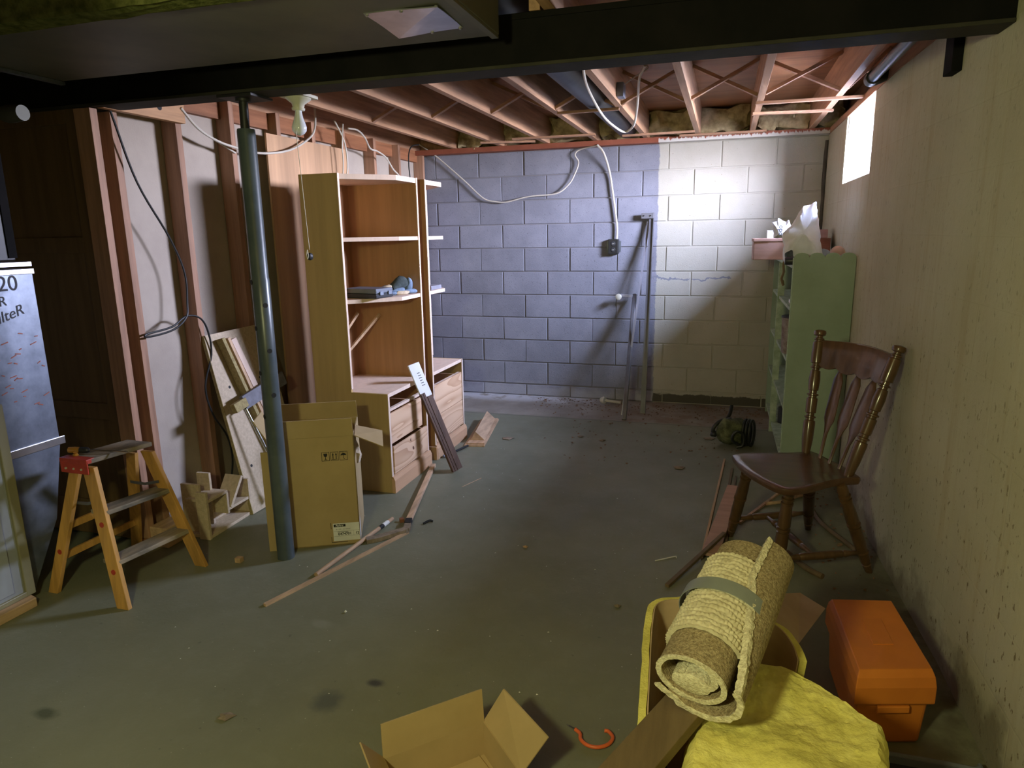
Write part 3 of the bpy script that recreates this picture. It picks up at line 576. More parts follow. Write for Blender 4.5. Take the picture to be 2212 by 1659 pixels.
# ------------------------------------------------------------------ corner bookcases
def bookcase(mirror, label):
    ya, yb = (3.36, 3.88) if not mirror else (3.985, 4.52)
    XF, XB, XS, H, HB = -1.775, -2.235, -2.0, 1.785, .585
    t = thing('corner_bookcase', label, 'bookcase', ((XF+XB)/2, (ya+yb)/2, 0), group='pair of tapered plywood bookcases')
    T = .018
    yl = (ya, ya+T) if not mirror else (yb-T, yb)          # set-back side
    yf = (yb-T, yb) if not mirror else (ya, ya+T)          # full-depth side
    zp = .085
    # L-shaped side
    pr = [(XB, 0), (XF, 0), (XF, HB), (XS, HB), (XS, H), (XB, H)]
    bm = B(); prism(bm, [(a, yl[0], b) for a, b in pr], (0, T, 0)); obj('stepped_side', bm, 'hutch', t, bevel=.0008)
    bm = B(); bx(bm, XB, XF, yf[0], yf[1], 0, H); obj('tall_side', bm, 'hutch_in', t, bevel=.0008)
    bm = B(); bx(bm, XF, XF+.004, yf[0], yf[1], .09, H); s = obj('front_edging', bm, 'edge', t)
    bm = B(); bx(bm, XS, XS+.004, yl[0], yl[1], HB+.018, H); obj('front_edging', bm, 'edge', t)
    bm = B(); bx(bm, XF, XF+.004, yl[0], yl[1], .09, HB); obj('front_edging', bm, 'edge', t)
    bm = B(); bx(bm, XB, XB+.006, ya+T, yb-T, .02, H-.002); obj('back_panel', bm, 'hutch_in', t)
    yi0, yi1 = ya+T, yb-T
    ym = yb-.27 if not mirror else ya+.27
    def shelf(z, th, straight=False):
        bm = B()
        if straight: poly = [(XB+.006, yi0), (XS+.01, yi0), (XS+.01, yi1), (XB+.006, yi1)]
        else: poly = [(XB+.006, yi0), (XS, yi0), (XF, ym), (XF, yi1), (XB+.006, yi1)] if not mirror else [(XB+.006, yi0), (XF, yi0), (XF, ym), (XS, yi1), (XB+.006, yi1)]
        prism(bm, [(a, b, z) for a, b in poly], (0, 0, th))
        return bm
    obj('shelf', shelf(H-.030, .028), 'edge', t, bevel=.0008, label='tapered top shelf')
    obj('shelf', shelf(1.425, .022), 'edge', t, bevel=.0008)
    obj('shelf', shelf(1.085, .022), 'edge', t, bevel=.0008)
    bm = B(); bx(bm, XB+.006, XF, yi0, yi1, HB-.022, HB); obj('counter_shelf', bm, 'edge', t, bevel=.0008)
    bm = B(); bx(bm, XB+.006, XF-.02, yi0, yi1, .07, .088); obj('bottom_shelf', bm, 'hutch_y', t)
    bm = B(); bx(bm, XF-.03, XF-.01, yi0, yi1, .475, .49); obj('drawer_rail', bm, 'edge', t)
    # plinth moulding
    bm = B(); pr = [(XF, 0), (XF+.020, 0), (XF+.020, .075), (XF+.012, .095), (XF, .100)]
    prism(bm, [(a, ya, b) for a, b in pr], (0, yb-ya+.004, 0)); obj('plinth', bm, 'hutch_y', t)
    if mirror:
        bm = B(); bx(bm, XF-.10, XF+.018, ya-.016, ya, 0, .09); obj('plinth_return', bm, 'hutch_y', t, bevel=.003)
    # drawers
    dr = [(.11, .270, .010, 0.0), (.287, .465, -.002, -.045)] if not mirror else [(.11, .285, .004, 0), (.29, .492, .002, 0)]
    for n_, (z0, z1, out, sh) in enumerate(dr):
        y0, y1 = yi0+.008, yi1-.008+sh
        bm = B(); bx(bm, XF+out-.012, XF+out, y0, y1, z0, z1); d = obj('drawer', bm, 'ply', t, bevel=.001)
        bm = B(); bx(bm, XF-.36, XF+out-.012, y0+.012, y0+.024, z0+.01, z1-.012); bx(bm, XF-.36, XF+out-.012, y1-.024, y1-.012, z0+.01, z1-.012)
        bx(bm, XF-.36, XF+out-.013, y0+.02, y1-.02, z0+.01, z0+.016); bx(bm, XF-.36, XF-.348, y0+.02, y1-.02, z0+.01, z1-.012)
        obj('drawer_sides', bm, 'hutch_y', d)
        bm = B(); bx(bm, XF-.34, XF+out-.013, y0+.004, y0+.012, z0+.03, z0+.05); obj('drawer_runner', bm, 'blackmetal', d)
    return t
bc1 = bookcase(False, 'tall plywood bookcase with green-lit side and two drawers behind the big cardboard box')
bc2 = bookcase(True, 'second plywood bookcase standing behind the front one, nearest the grey wall')
for k, (a, b) in enumerate([((-2.10, 3.50, .81), (-1.985, 3.41, .97)), ((-2.14, 3.53, .75), (-1.985, 3.385, .98))]): pass
for k in range(2):
    x = -2.205+k*.02
    bm = B(); bar(bm, *(((-2.205, 3.585, .71), (-2.05, 3.845, .975)) if k else ((-2.205, 3.55, .80), (-2.12, 3.70, 1.00))), .020, .012, (1, 0, 0)); obj('thin_batten', bm, 'pinez', label='%s thin pine batten leaning inside the front bookcase below the case' % ('lower' if k else 'upper'), cat='batten')
# tool case + gloves on third shelf
zc = 1.108
tcx = thing('tool_case', 'flat dark plastic tool case on the middle shelf of the front bookcase', 'case', (-2.03, 3.55, zc))
def slab(x0, x1, y0, y1, z0, z1):
    bm = B(); bx(bm, x0, x1, y0, y1, z0, z1); rot(bm, math.radians(-9), (-1.95, 3.56, zc)); return bm
obj('base', slab(-2.085, -1.845, 3.475, 3.635, zc, zc+.026), 'darkplastic', tcx, bevel=.006)
obj('lid', slab(-2.085, -1.845, 3.475, 3.635, zc+.027, zc+.054), 'greycase', tcx, bevel=.006)
for y in (3.505, 3.585): obj('latch', slab(-1.845, -1.838, y, y+.03, zc+.018, zc+.038), 'galv', tcx)
def blob(c, s, amp, sc, seed, sub=3):
    bm = B(); bmesh.ops.create_icosphere(bm, subdivisions=sub, radius=1)
    for v in bm.verts: v.co = Vector((v.co.x*s[0], v.co.y*s[1], v.co.z*s[2]))+Vector(c)
    jitter(bm, amp, sc, seed)
    for v in bm.verts: v.co.z = max(v.co.z, c[2]-s[2]*.85)
    return bm
gv = thing('work_glove', 'blue-grey suede work gloves heaped on the middle shelf beside the tool case', 'gloves', (-1.86, 3.76, zc))
bm = B(); rr = []
for t, rx_, rz_ in ((0, .030, .020), (.2, .034, .026), (.6, .040, .034), (.9, .046, .042), (1, .040, .036)):
    c = Vector((-1.90, 3.73, zc+.035)).lerp(Vector((-1.862, 3.825, zc+.075)), t); rr.append(ring(bm, c, Vector((.93, -.36, 0)), Vector((-.1, -.3, .95)), rx_, 16, rz_))
skin(bm, rr); jitter(bm, .012, 22, 1); obj('cuff', bm, 'gloved', gv, sm=True)
obj('palm', blob((-1.835, 3.825, zc+.045), (.024, .022, .050), .018, 22, 2), 'glove', gv, sm=True)
for k, (a, b, r) in enumerate([((-1.95, 3.66, zc+.030), (-1.90, 3.73, zc+.050), .016), ((-1.99, 3.67, zc+.020), (-1.93, 3.75, zc+.040), .018), ((-1.88, 3.69, zc+.020), (-1.83, 3.76, zc+.030), .014), ((-1.85, 3.70, zc+.013), (-1.81, 3.78, zc+.014), .012), ((-1.83, 3.76, zc+.020), (-1.795, 3.845, zc+.016), .014), ((-1.90, 3.66, zc+.012), (-1.85, 3.70, zc+.012), .011)]):
    bm = B(); lathe(bm, a, b, [(0, r*.4), (.12, r*.85), (.5, r), (.85, r*1.05), (1, r*.5)], 12); jitter(bm, .006, 40, k); obj('finger', bm, 'glove' if k not in (0, 3) else 'cotton', gv, sm=True)
# metal case on second bookcase shelf
mc = thing('metal_tin', 'small pale metal tin on the middle shelf of the second bookcase', 'tin', (-1.81, 4.16, zc))
bm = B(); bx(bm, -1.86, -1.787, 4.06, 4.225, zc, zc+.026); obj('tin', bm, 'track2', mc, bevel=.002)
bm = B(); lathe(bm, (-1.80, 4.226, zc+.02), (-1.80, 4.24, zc+.02), [(0, .004), (.5, .004), (.6, .006), (1, .005)], 10); obj('catch', bm, 'foil', mc)

# ------------------------------------------------------------------ furnace side
fz = thing('furnace_return', 'galvanised sheet-metal return air cabinet with marker writing at the left edge', 'duct', (-2.9, 1.6, 0))
XG = -2.72
bm = B(); prism(bm, [(XG, y, z) for y, z in [(1.89, .02), (1.93, .02), (2.075, .28), (2.145, .6), (2.145, 1.345), (1.89, 1.345)]], (-.5, 0, 0)); obj('cabinet_shell', bm, 'galv', fz, bevel=.002)
bm = B(); bx(bm, XG-.5, XG+.006, 1.89, 2.150, 1.325, 1.347); bx(bm, XG-.5, XG+.004, 1.89, 2.146, 1.355, 1.375); obj('top_rim', bm, 'foil', fz, bevel=.002)
bm = B(); bar(bm, (XG+.004, 1.89, .612), (XG+.004, 2.165, .612), .008, .034); obj('slip_joint', bm, 'foil', fz, bevel=.002)
text('handwriting', 'x 20', .085, (XG+.0015, 1.925, 1.262), (0, 1, .02), (0, 0, 1), 'ink', fz)
text('handwriting', 'R', .055, (XG+.0015, 1.985, 1.205), (0, 1, .1), (0, 0, 1), 'ink', fz)
text('handwriting', 'FilteR', .062, (XG+.0015, 1.945, 1.130), (0, 1, .28), (0, 0, 1), 'ink', fz)
for k in range(26):
    y = 1.93+random.random()*.19; z = 1.10-k*.012-random.random()*.02
    bm = B(); w = random.uniform(.01, .03); bar(bm, (XG+.0012, y, z), (XG+.0012, y+w, z+random.uniform(-.01, .01)), .0006, .004, (0, 0, 1)); obj('red_scribble', bm, 'redink', fz)
bm = B(); bx(bm, XG-.45, -2.765, 1.89, 2.12, 1.38, 2.04); obj('flue_duct', bm, 'blackmetal', fz, bevel=.004, label='black insulated upper duct section')
bm = B(); bx(bm, -2.775, -2.76, 2.09, 2.125, 1.39, 2.04); obj('duct_corner', bm, 'steel', fz)
bm = B(); bx(bm, -2.64, -1.0, .30, .55, 1.43, 2.172); obj('lamp_blocker', bm, 'galv', label='unseen sheet-metal box added left of the view to shade the left wall from the lamp', cat='duct', bevel=.004)  # out-of-view box added to keep lamp light off the left wall and door
fc = thing('furnace', 'grey enamelled furnace cabinet cut off by the left edge of the picture', 'furnace', (-2.9, 1.4, .04))
bm = B(); bx(bm, -3.3, -2.665, .9, 1.86, .04, .835); obj('cabinet', bm, 'furn', fc, bevel=.006)
bm = B(); bx(bm, -2.675, -2.655, 1.845, 1.885, .04, .84); bx(bm, -2.672, -2.656, .9, 1.885, .04, .062); obj('corner_trim', bm, 'furntrim', fc, bevel=.004)
bm = B(); bx(bm, -2.664, -2.655, 1.2, 1.80, .08, .50); obj('access_panel', bm, 'furn', fc, bevel=.003)
bm = B(); para(bm, (-2.70, 1.30, 0), (.07, -.02, 0), (.01, .575, 0), (0, 0, .038)); obj('wooden_shim', bm, 'pine', label='long pine block under the furnace corner', cat='wood block', bevel=.002)
bm = B(); para(bm, (-2.705, 1.72, .0385), (.04, 0, 0), (0, .10, 0), (0, 0, .012)); bx(bm, -2.70, -2.66, 1.5, 1.62, .0385, .0495); obj('wooden_shim', bm, 'pine', label='thin pine chip on top of the block under the furnace', cat='wood block')
bm = B(); lathe(bm, (-2.80, 2.20, 1.955), (-2.70, 2.20, 1.955), [(0, .03), (.3, .035), (1, .03)], 16); obj('duct_collar', bm, 'duct', label='small galvanised collar high at the left edge below the duct', cat='duct fitting', sm=True)

# ------------------------------------------------------------------ step ladder
ld = thing('step_ladder', 'small yellow pine step ladder with a red end bracket beside the furnace', 'ladder', (-2.45, 2.12, 0))
def leg(p0, p1, w, d, up=(0, 1, 0)):
    bm = B(); bar(bm, p0, p1, d, w, up); return bm
FT = {'nf': ((-2.395, 1.995, .57), (-2.255, 1.935, 0)), 'ff': ((-2.33, 2.222, .57), (-2.215, 2.325, 0)), 'nr': ((-2.475, 2.0, .55), (-2.655, 1.96, 0)), 'fr': ((-2.43, 2.235, .55), (-2.66, 2.40, 0))}
for k, (a, b) in FT.items():
    a, b = Vector(a), Vector(b)
    w = .060 if k[1] == 'f' else .05
    # board seen broad in X direction, thin in Y
    bm = B(); d = Vector((w, 0, 0)); th = Vector((0, .020, 0))
    face_box(bm, [b-d/2-th/2, b+d/2-th/2, b+d/2+th/2, b-d/2+th/2, a-d/2-th/2, a+d/2-th/2, a+d/2+th/2, a-d/2+th/2])
    obj('leg', bm, 'ladder', ld, bevel=.002)
def legpt(k, z):
    a, b = map(Vector, FT[k]); return b.lerp(a, z/a.z)
for z in (.385, .185):
    a, b = legpt('nf', z), legpt('ff', z)
    bm = B(); para(bm, a+Vector((-.055, 0, -.010)), (.085, 0, 0), b-a, (0, 0, .020)); obj('step', bm, 'tread', ld, bevel=.004)
bm = B(); para(bm, (-2.515, 1.975, .585), (.135, -.002, 0), (.06, .27, .0), (0, 0, .020)); obj('top_step', bm, 'tread', ld, bevel=.004)
bm = B(); para(bm, (-2.518, 1.970, .545), (.142, -.002, 0), (0, .006, 0), (0, 0, .055)); para(bm, (-2.518, 1.969, .588), (.142, -.002, 0), (0, .04, 0), (0, 0, .0185)); br = obj('end_bracket', bm, 'red', ld, bevel=.002, label='red painted metal end bracket')
for dx in (.03, .07, .11):
    bm = B(); lathe(bm, (-2.518+dx, 1.970, .565), (-2.518+dx, 1.965, .565), [(0, .005), (1, .004)], 10); obj('rivet', bm, 'porc', br)
for z in (.16, .30):
    a, b = legpt('nr', z), legpt('fr', z); bm = B(); bar(bm, a, b, .014, .030); obj('rear_rail', bm, 'ladder', ld, bevel=.002)
for n_ in ('n', 'f'):
    a, b = legpt(n_+'f', .43), legpt(n_+'r', .40); off = Vector((0, .016 if n_ == 'n' else -.016, 0)); bm = B(); bar(bm, a+off, (a+b)/2+off+Vector((0, 0, -.01)), .003, .012); bar(bm, (a+b)/2+off+Vector((0, 0, -.01)), b+off, .003, .012); obj('spreader', bm, 'track', ld)
for k, z in (('nf', .34), ('nf', .15), ('nr', .19)):
    c = legpt(k, z); bm = B(); lathe(bm, c+Vector((0, -.0085, 0)), c+Vector((0, -.0115, 0)), [(0, .011), (1, .011)], 16); obj('rivet', bm, 'red', ld)
# screwdriver on the ladder
sd = thing('screwdriver', 'screwdriver with amber and black handle lying on the ladder top', 'screwdriver', (-2.45, 2.04, .606))
a = Vector((-2.525, 2.02, .622)); b = Vector((-2.44, 2.045, .620)); c = Vector((-2.295, 2.09, .610))
bm = B(); lathe(bm, a, a.lerp(b, .55), [(0, .005), (.08, .013), (.5, .014), (1, .012)], 10); obj('handle', bm, 'amber', sd, sm=True)
bm = B(); lathe(bm, a.lerp(b, .55), b, [(0, .012), (.7, .013), (.9, .009), (1, .005)], 10); obj('grip', bm, 'darkplastic', sd, sm=True)
bm = B(); lathe(bm, b, c, [(0, .0032), (.9, .0032), (.95, .004), (1, .002)], 8); obj('shank', bm, 'chrome', sd, sm=True)
bm = B(); lathe(bm, (-2.472, 2.005, .6055), (-2.470, 2.005, .621), [(0, .010), (.3, .012), (.7, .006), (1, .009)], 10); obj('drawer_knob', bm, 'amber', label='small amber knob beside the screwdriver on the ladder top', cat='knob', sm=True)

# ------------------------------------------------------------------ raw chipboard shelf offcut on the floor
ch = thing('chipboard_rack', 'rough little chipboard rack on the floor between ladder and leaning boards', 'rack', (-2.45, 2.7, 0))
def cb(name, *a, **k):
    bm = B(); bx(bm, *a); rot(bm, math.radians(2), (-2.4, 2.6, 0)); return obj(name, bm, 'pressboard', ch, bevel=.0015)
cb('front_panel', -2.425, -2.365, 2.555, 2.572, 0, .245); cb('front_panel', -2.545, -2.44, 2.60, 2.617, 0, .265); cb('front_panel', -2.53, -2.455, 2.70, 2.716, 0, .29)
cb('bottom_board', -2.545, -2.370, 2.572, 2.90, 0, .016); cb('end_board', -2.50, -2.370, 2.885, 2.90, .016, .20)
cb('shelf_board', -2.50, -2.372, 2.573, 2.725, .185, .20); cb('divider', -2.50, -2.372, 2.712, 2.727, .075, .185)
cb('shelf_board', -2.50, -2.374, 2.727, 2.885, .088, .102); cb('front_panel', -2.50, -2.48, 2.63, 2.885, .016, .12)
bm = B(); para(bm, (-2.475, 2.735, .105), (.10, .0, .0), (0, .10, .135), (0, .014, -.010)); obj('slanted_board', bm, 'pressboard', ch, bevel=.001)
bm = B(); bx(bm, -2.60, -2.50, 2.43, 2.56, 0, .10); obj('wood_offcut', bm, 'pine', label='pale wood offcut on the floor behind the step ladder', cat='wood block', bevel=.002)

# ------------------------------------------------------------------ boards leaning at the studs
lb = thing('leaning_shelf_board', 'pale chipboard shelf panel with peg holes leaning on the left studs', 'panel', (-2.36, 3.1, 0))
F0 = Vector((-2.362, 2.885, .003)); UP = Vector((-.225, .035, .955)); V = Vector((0.02, .46, .01)); Nn = UP.cross(V).normalized()
if Nn.x < 0: Nn = -Nn
def onb(u, v, n): return F0+UP*u+V*v+Nn*n
bm = B(); para(bm, F0, V, UP, -Nn*.019); obj('panel', bm, 'pressboard', lb, bevel=.001)
bm = B(); para(bm, F0-V*.006, V*.006, UP, -Nn*.019); obj('raw_edge', bm, 'chipedge', lb)
for u, v in ((.70, .17), (.25, .17), (.70, .70), (.12, .55)):
    c = onb(u, v, .0005); bm = B(); lathe(bm, c-Nn*.004, c+Nn*.0005, [(0, .008), (1, .008)], 14); obj('peg_hole', bm, 'black', lb)
def stick(name, label, v0, v1, w, th, u0, u1, n0, m):
    n0 += .004; a = onb(u0, v0, n0+th/2); b = onb(u1, v1, n0+th/2); bm = B(); bar(bm, a, b, w, th, Nn); return obj(name, bm, m, label=label, cat='batten', bevel=.001)
stick('wood_batten', 'narrow olive wood batten, left of three on the leaning chipboard panel', .62, .17, .022, .045, .02, .965, .001, 'chipedge')
stick('wood_batten', 'narrow dark wood batten, middle of three on the leaning chipboard panel', .70, .26, .020, .042, .05, .96, .001, 'pinez')
stick('wood_batten', 'white-faced wood strip, right of three on the leaning chipboard panel', .84, .36, .040, .030, .02, .95, .001, 'edge')
cl = thing('bar_clamp', 'long bar clamp with a grey jaw hooked over the leaning battens', 'clamp', (-2.36, 3.1, .1))
bm = B(); a = onb(.60, .14, .075); b = onb(.66, .92, .075); bar(bm, a, b, .075, .022, Nn); obj('jaw_bar', bm, 'grip', cl, bevel=.002)
bm = B(); bar(bm, a.lerp(b, -.22), a.lerp(b, .05), .05, .03, Nn); obj('fixed_jaw', bm, 'chipedge', cl, bevel=.003)
bm = B(); c0 = a+Vector((0.012, .0, -.03)); c1 = Vector((-2.25, 3.02, .13)); tube(bm, [c0, c1], .008, 12, 1); obj('clamp_rod', bm, 'chrome', cl, sm=True)
bm = B(); bar(bm, c1+Vector((0, .0, .015)), c1-Vector((0, -.01, .03)), .026, .026); obj('rod_foot', bm, 'blackmetal', cl, bevel=.003)
bm = B(); bx(bm, -2.087, -2.058, 2.39, 2.415, 0, .022); obj('wood_offcut', bm, 'pine', label='tiny wood cube on the floor left of the steel post', cat='wood block')

# ------------------------------------------------------------------ tall carton
def sheet(bm, pts, n, th=.005):       # quad/poly sheet with thickness along n
    prism(bm, pts, Vector(n).normalized()*th)
bigb = thing('tall_carton', 'tall cardboard carton with open flaps and a shipping label behind the steel post', 'cardboard box', (-1.8, 2.75, 0))
A = Vector((-1.978, 2.548, 0)); Bv = Vector((-1.625, 2.722, 0)); fx = (Bv-A).normalized(); fy = Vector((-fx.y, fx.x, 0)); HB_ = .545; DP = .34
A1 = A; Bq = Bv; C = Bq+fy*DP; D_ = A1+fy*DP; Zv = Vector((0, 0, 1))
for nm, p, q, n in (('front_wall', A1, Bq, fy), ('side_wall', Bq, C, -fx), ('back_wall', C, D_, -fy), ('side_wall', D_, A1, fx)):
    bm = B(); sheet(bm, [p, q, q+Zv*HB_, p+Zv*HB_], n); obj(nm, bm, 'card', bigb)
bm = B(); sheet(bm, [A1, Bq, C, D_], Zv); obj('bottom', bm, 'card', bigb)
def flap(nm, p, q, out, up, L, tap=.004, m='card'):
    dr_ = (Vector(out)*up[0]+Zv*up[1]).normalized()*L; e = (q-p).normalized()*tap
    bm = B(); sheet(bm, [p+Zv*HB_, q+Zv*HB_, q+Zv*HB_+dr_-e, p+Zv*HB_+dr_+e], (q-p).cross(dr_)); return obj(nm, bm, m, bigb)
flap('flap', A1+fx*.045, Bq, -fy, (.05, 1), .085)
flap('flap', C, D_, fy, (-.05, 1), .085)
bm = B(); p = Bq+Zv*HB_; sheet(bm, [(-1.622, 2.725, .540), (-1.70, 2.87, .545), (-1.575, 2.91, .515), (-1.485, 2.745, .490)], Zv, .004); obj('flap', bm, 'cardin', bigb, label='side flap folded outward')
bm = B(); p = A1+Zv*HB_; sheet(bm, [p, p+fy*.2, p+fy*.2-fx*.05+Zv*.09, p-fx*.05+Zv*.09], fx, .004); obj('flap', bm, 'card', bigb)
bm = B(); sheet(bm, [A1-fx*.028-fy*.004, A1+fx*.03-fy*.004, A1+fx*.03-fy*.004+Zv*(HB_-.055), A1-fx*.028-fy*.004+Zv*(HB_-.055)], -fy, .004); obj('corner_strip', bm, 'card', bigb)
fo = -fy*.0012
def onf(u, z): return A1+fx*u+Zv*z+fo          # u along front, 0..~.39
Lf = (Bv-A).length
lab = B(); sheet(lab, [onf(Lf-.125, .022), onf(Lf-.002, .022), onf(Lf-.002, .112), onf(Lf-.125, .112)], -fy, .0006); lbo = obj('shipping_label', lab, 'white', bigb)
lb2 = B(); sheet(lb2, [Bq+fx*.0008+Zv*.022, Bq+fx*.0008+fy*.045+Zv*.03, Bq+fx*.0008+fy*.04+Zv*.13, Bq+fx*.0008+Zv*.112], fx, .0006); obj('label_wrap', lb2, 'white', bigb)
fo = -fy*.0022
bm = B(); sheet(bm, [onf(Lf-.121, .094), onf(Lf-.066, .094), onf(Lf-.066, .107), onf(Lf-.121, .107)], -fy, .0003); obj('logo_bar', bm, 'black', bigb)
fo = -fy*.0028
text('print', 'Parker', .0135, onf(Lf-.112, .0965), fx, Zv, 'white', bigb, .0004)
fo = -fy*.0022
text('print', '0474701', .018, onf(Lf-.103, .051), fx, Zv, 'black', bigb, .0004)
text('print', '12', .018, onf(Lf-.022, .052), fx, Zv, 'black', bigb, .0004)
text('print', 'SP - 0701 - 101 9043501', .0068, onf(Lf-.112, .079), fx, Zv, 'black', bigb)
for u0, u1, z0, z1 in ((.123, .002, .072, .0726), (.123, .002, .046, .0466), (.030, .0294, .046, .072), (.105, .055, .066, .0675), (.105, .055, .0685, .0695)):
    bm = B(); sheet(bm, [onf(Lf-u0, z0), onf(Lf-u1, z0), onf(Lf-u1, z1), onf(Lf-u0, z1)], -fy, .0003); obj('print_line', bm, 'ink', bigb)
fo = -fy*.0012
for pts in ([(.135, .015), (.133, .015), (.133, .045), (.135, .045)], [(.135, .015), (.06, .015), (.06, .0175), (.135, .0175)], [(.135, .085), (.133, .085), (.133, .116), (.135, .116)]):
    bm = B(); sheet(bm, [onf(Lf-u, z) for u, z in pts], -fy, .0003); obj('printed_corner', bm, 'black', bigb)
# handling symbols
def sym(k, polys):
    u0 = Lf-.152+k*.041; z0 = .427; s = .036; h = .043; w = .0018
    bm = B()
    for a in ([(0, 0), (s, 0), (s, w), (0, w)], [(0, h-w), (s, h-w), (s, h), (0, h)], [(0, 0), (w, 0), (w, h), (0, h)], [(s-w, 0), (s, 0), (s, h), (s-w, h)]):
        sheet(bm, [onf(u0+x, z0+y) for x, y in a], -fy, .0003)
    for poly in polys: sheet(bm, [onf(u0+x*s, z0+y*h) for x, y in poly], -fy, .0003)
    obj('handling_symbol', bm, 'black', bigb)
sym(0, [[(.25, .85), (.75, .85), (.70, .55), (.5, .42), (.30, .55)], [(.46, .42), (.54, .42), (.54, .18), (.46, .18)], [(.3, .12), (.7, .12), (.7, .18), (.3, .18)]])
sym(1, [[(.18, .62), (.30, .88), (.42, .62)], [(.25, .62), (.35, .62), (.35, .2), (.25, .2)], [(.58, .62), (.70, .88), (.82, .62)], [(.65, .62), (.75, .62), (.75, .2), (.65, .2)], [(.15, .12), (.85, .12), (.85, .17), (.15, .17)]])
sym(2, [[(.12, .55), (.88, .55), (.78, .72), (.5, .82), (.22, .72)], [(.47, .55), (.53, .55), (.53, .18), (.47, .18)], [(.53, .18), (.53, .13), (.66, .13), (.68, .22), (.62, .22), (.62, .18)]]+[[(.2+.2*i, .86), (.24+.2*i, .86), (.2+.2*i, .94), (.16+.2*i, .94)] for i in range(4)])
# packing inside
obj('packing_foam', blob((-1.77, 2.83, .43), (.12, .10, .07), .05, 12, 4), 'cotton', bigb, sm=True)

# ------------------------------------------------------------------ leaning moulding, sticks, hockey stick, trim pieces
lm = thing('leaning_moulding', 'dark stained moulding with a white paper tag leaning on the front bookcase', 'moulding', (-1.6, 3.76, 0))
a = Vector((-1.545, 3.80, .012)); b = Vector((-1.762, 3.69, .70)); wv = Vector((.035, .075, .012)); d_ = (b-a)
nn = wv.cross(d_).normalized()
if nn.x < 0: nn = -nn
def lmb(t0, t1, w0, w1, n0, n1, m, nm, lbl=None):
    bm = B(); para(bm, a+d_*t0+wv*(w0-.5)+nn*n0, wv*(w1-w0), d_*(t1-t0), nn*(n1-n0)); return obj(nm, bm, m, lm, bevel=.0008, label=lbl)
lmb(0, .74, 0, 1, -.012, .0, 'darktrim', 'moulding')
lmb(0, .74, .0, .16, 0, .008, 'darktrim', 'bead'); lmb(0, .74, .22, .40, 0, .005, 'darktrim', 'bead'); lmb(0, .70, .5, .98, 0, .003, 'darktrim', 'bead')
lmb(.70, 1, 0, 1, -.010, .001, 'white', 'paper_tag', 'white paper tag end')
for k in range(6): lmb(.80+k*.022, .806+k*.022, .45, .75-.03*(k % 3), .001, .0014, 'ink', 'print_line')
bm = B(); p0, p1 = Vector((-1.645, 2.366, .012)), Vector((-1.597, 3.003, .012))
dw = thing('dowel', 'round wooden dowel with taped end lying in front of the tall carton', 'dowel', (-1.62, 2.7, 0))
tube(bm, [p0, p1], .0105, 12, 1); obj('rod', bm, 'pine', dw, sm=True)
bm = B(); tube(bm, [p0.lerp(p1, .80), p0.lerp(p1, .855)], .0111, 12, 1); obj('black_tape', bm, 'black', dw); bm = B(); tube(bm, [p0.lerp(p1, .855), p0.lerp(p1, .93)], .0111, 12, 1); obj('white_tape', bm, 'white', dw)
bm = B(); bar(bm, (-1.712, 2.10, .006), (-1.453, 2.885, .006), .016, .012); obj('wood_strip', bm, 'pine', label='long thin wood strip on the floor reaching furthest toward the camera', cat='batten')
hs = thing('hockey_stick', 'old wooden hockey stick lying on the floor against the bookcase plinth', 'hockey stick', (-1.6, 3.3, 0))
bm = B(); bar(bm, (-1.727, 3.84, .014), (-1.497, 2.99, .02), .030, .022); obj('shaft', bm, 'pine', hs, bevel=.003)
bm = B(); bar(bm, (-1.497, 2.995, .02), (-1.478, 2.935, .02), .034, .026); obj('grip_tape', bm, 'black', hs, bevel=.003)
bm = B(); P_ = smooth([(-1.478, 2.94, .020), (-1.462, 2.885, .018), (-1.50, 2.835, .016), (-1.56, 2.77, .012), (-1.60, 2.735, .011)], 4)
for i in range(len(P_)-1): bar(bm, P_[i], P_[i+1]+(P_[i+1]-P_[i])*.15, .034+.002*i*.3, .02)
obj('blade', bm, 'leaf', hs, label='worn frayed blade')
bm = B(); bx(bm, -1.552, -1.53, 2.995, 3.02, 0, .018); rot(bm, .6, (-1.54, 3.0, 0)); obj('wood_offcut', bm, 'orangeh' if False else 'redwood', label='small reddish wood bit beyond the taped dowel end', cat='wood block')
bm = B(); tube(bm, [(-1.42, 3.0, .006), (-1.40, 3.03, .012), (-1.385, 3.04, .006)], .006, 8, 4); obj('black_clip', bm, 'black', label='small black clip beside the hockey stick heel', cat='clip')
bm = B(); para(bm, (-1.69, 4.292, 0), (.14, .03, 0), (-.12, .69, 0), (0, 0, .012)); para(bm, (-1.675, 4.31, .0125), (.12, .026, 0), (-.115, .66, 0), (0, 0, .010)); obj('flat_board', bm, 'pine', label='flat pine board on the floor before the grey wall', cat='board', bevel=.001)
bm = B(); prism(bm, [(-1.675, 4.38, .0235), (-1.575, 4.40, .0235), (-1.64, 4.39, .085)], (-.11, .57, 0)); obj('wedge_moulding', bm, 'pine', label='triangular wooden wedge strip lying on the flat pine board', cat='moulding')
t_ = thing('chisel', 'slim tool with blue-grey handle on the floor beside the flat pine board', 'tool', (-1.70, 4.1, 0))
bm = B(); lathe(bm, (-1.735, 4.02, .012), (-1.70, 4.14, .012), [(0, .008), (.1, .011), (.9, .010), (1, .007)], 10); obj('handle', bm, 'greycase', t_, sm=True)
bm = B(); lathe(bm, (-1.70, 4.14, .012), (-1.66, 4.285, .012), [(0, .008), (1, .008)], 8); obj('blade', bm, 'blackmetal', t_, sm=True)

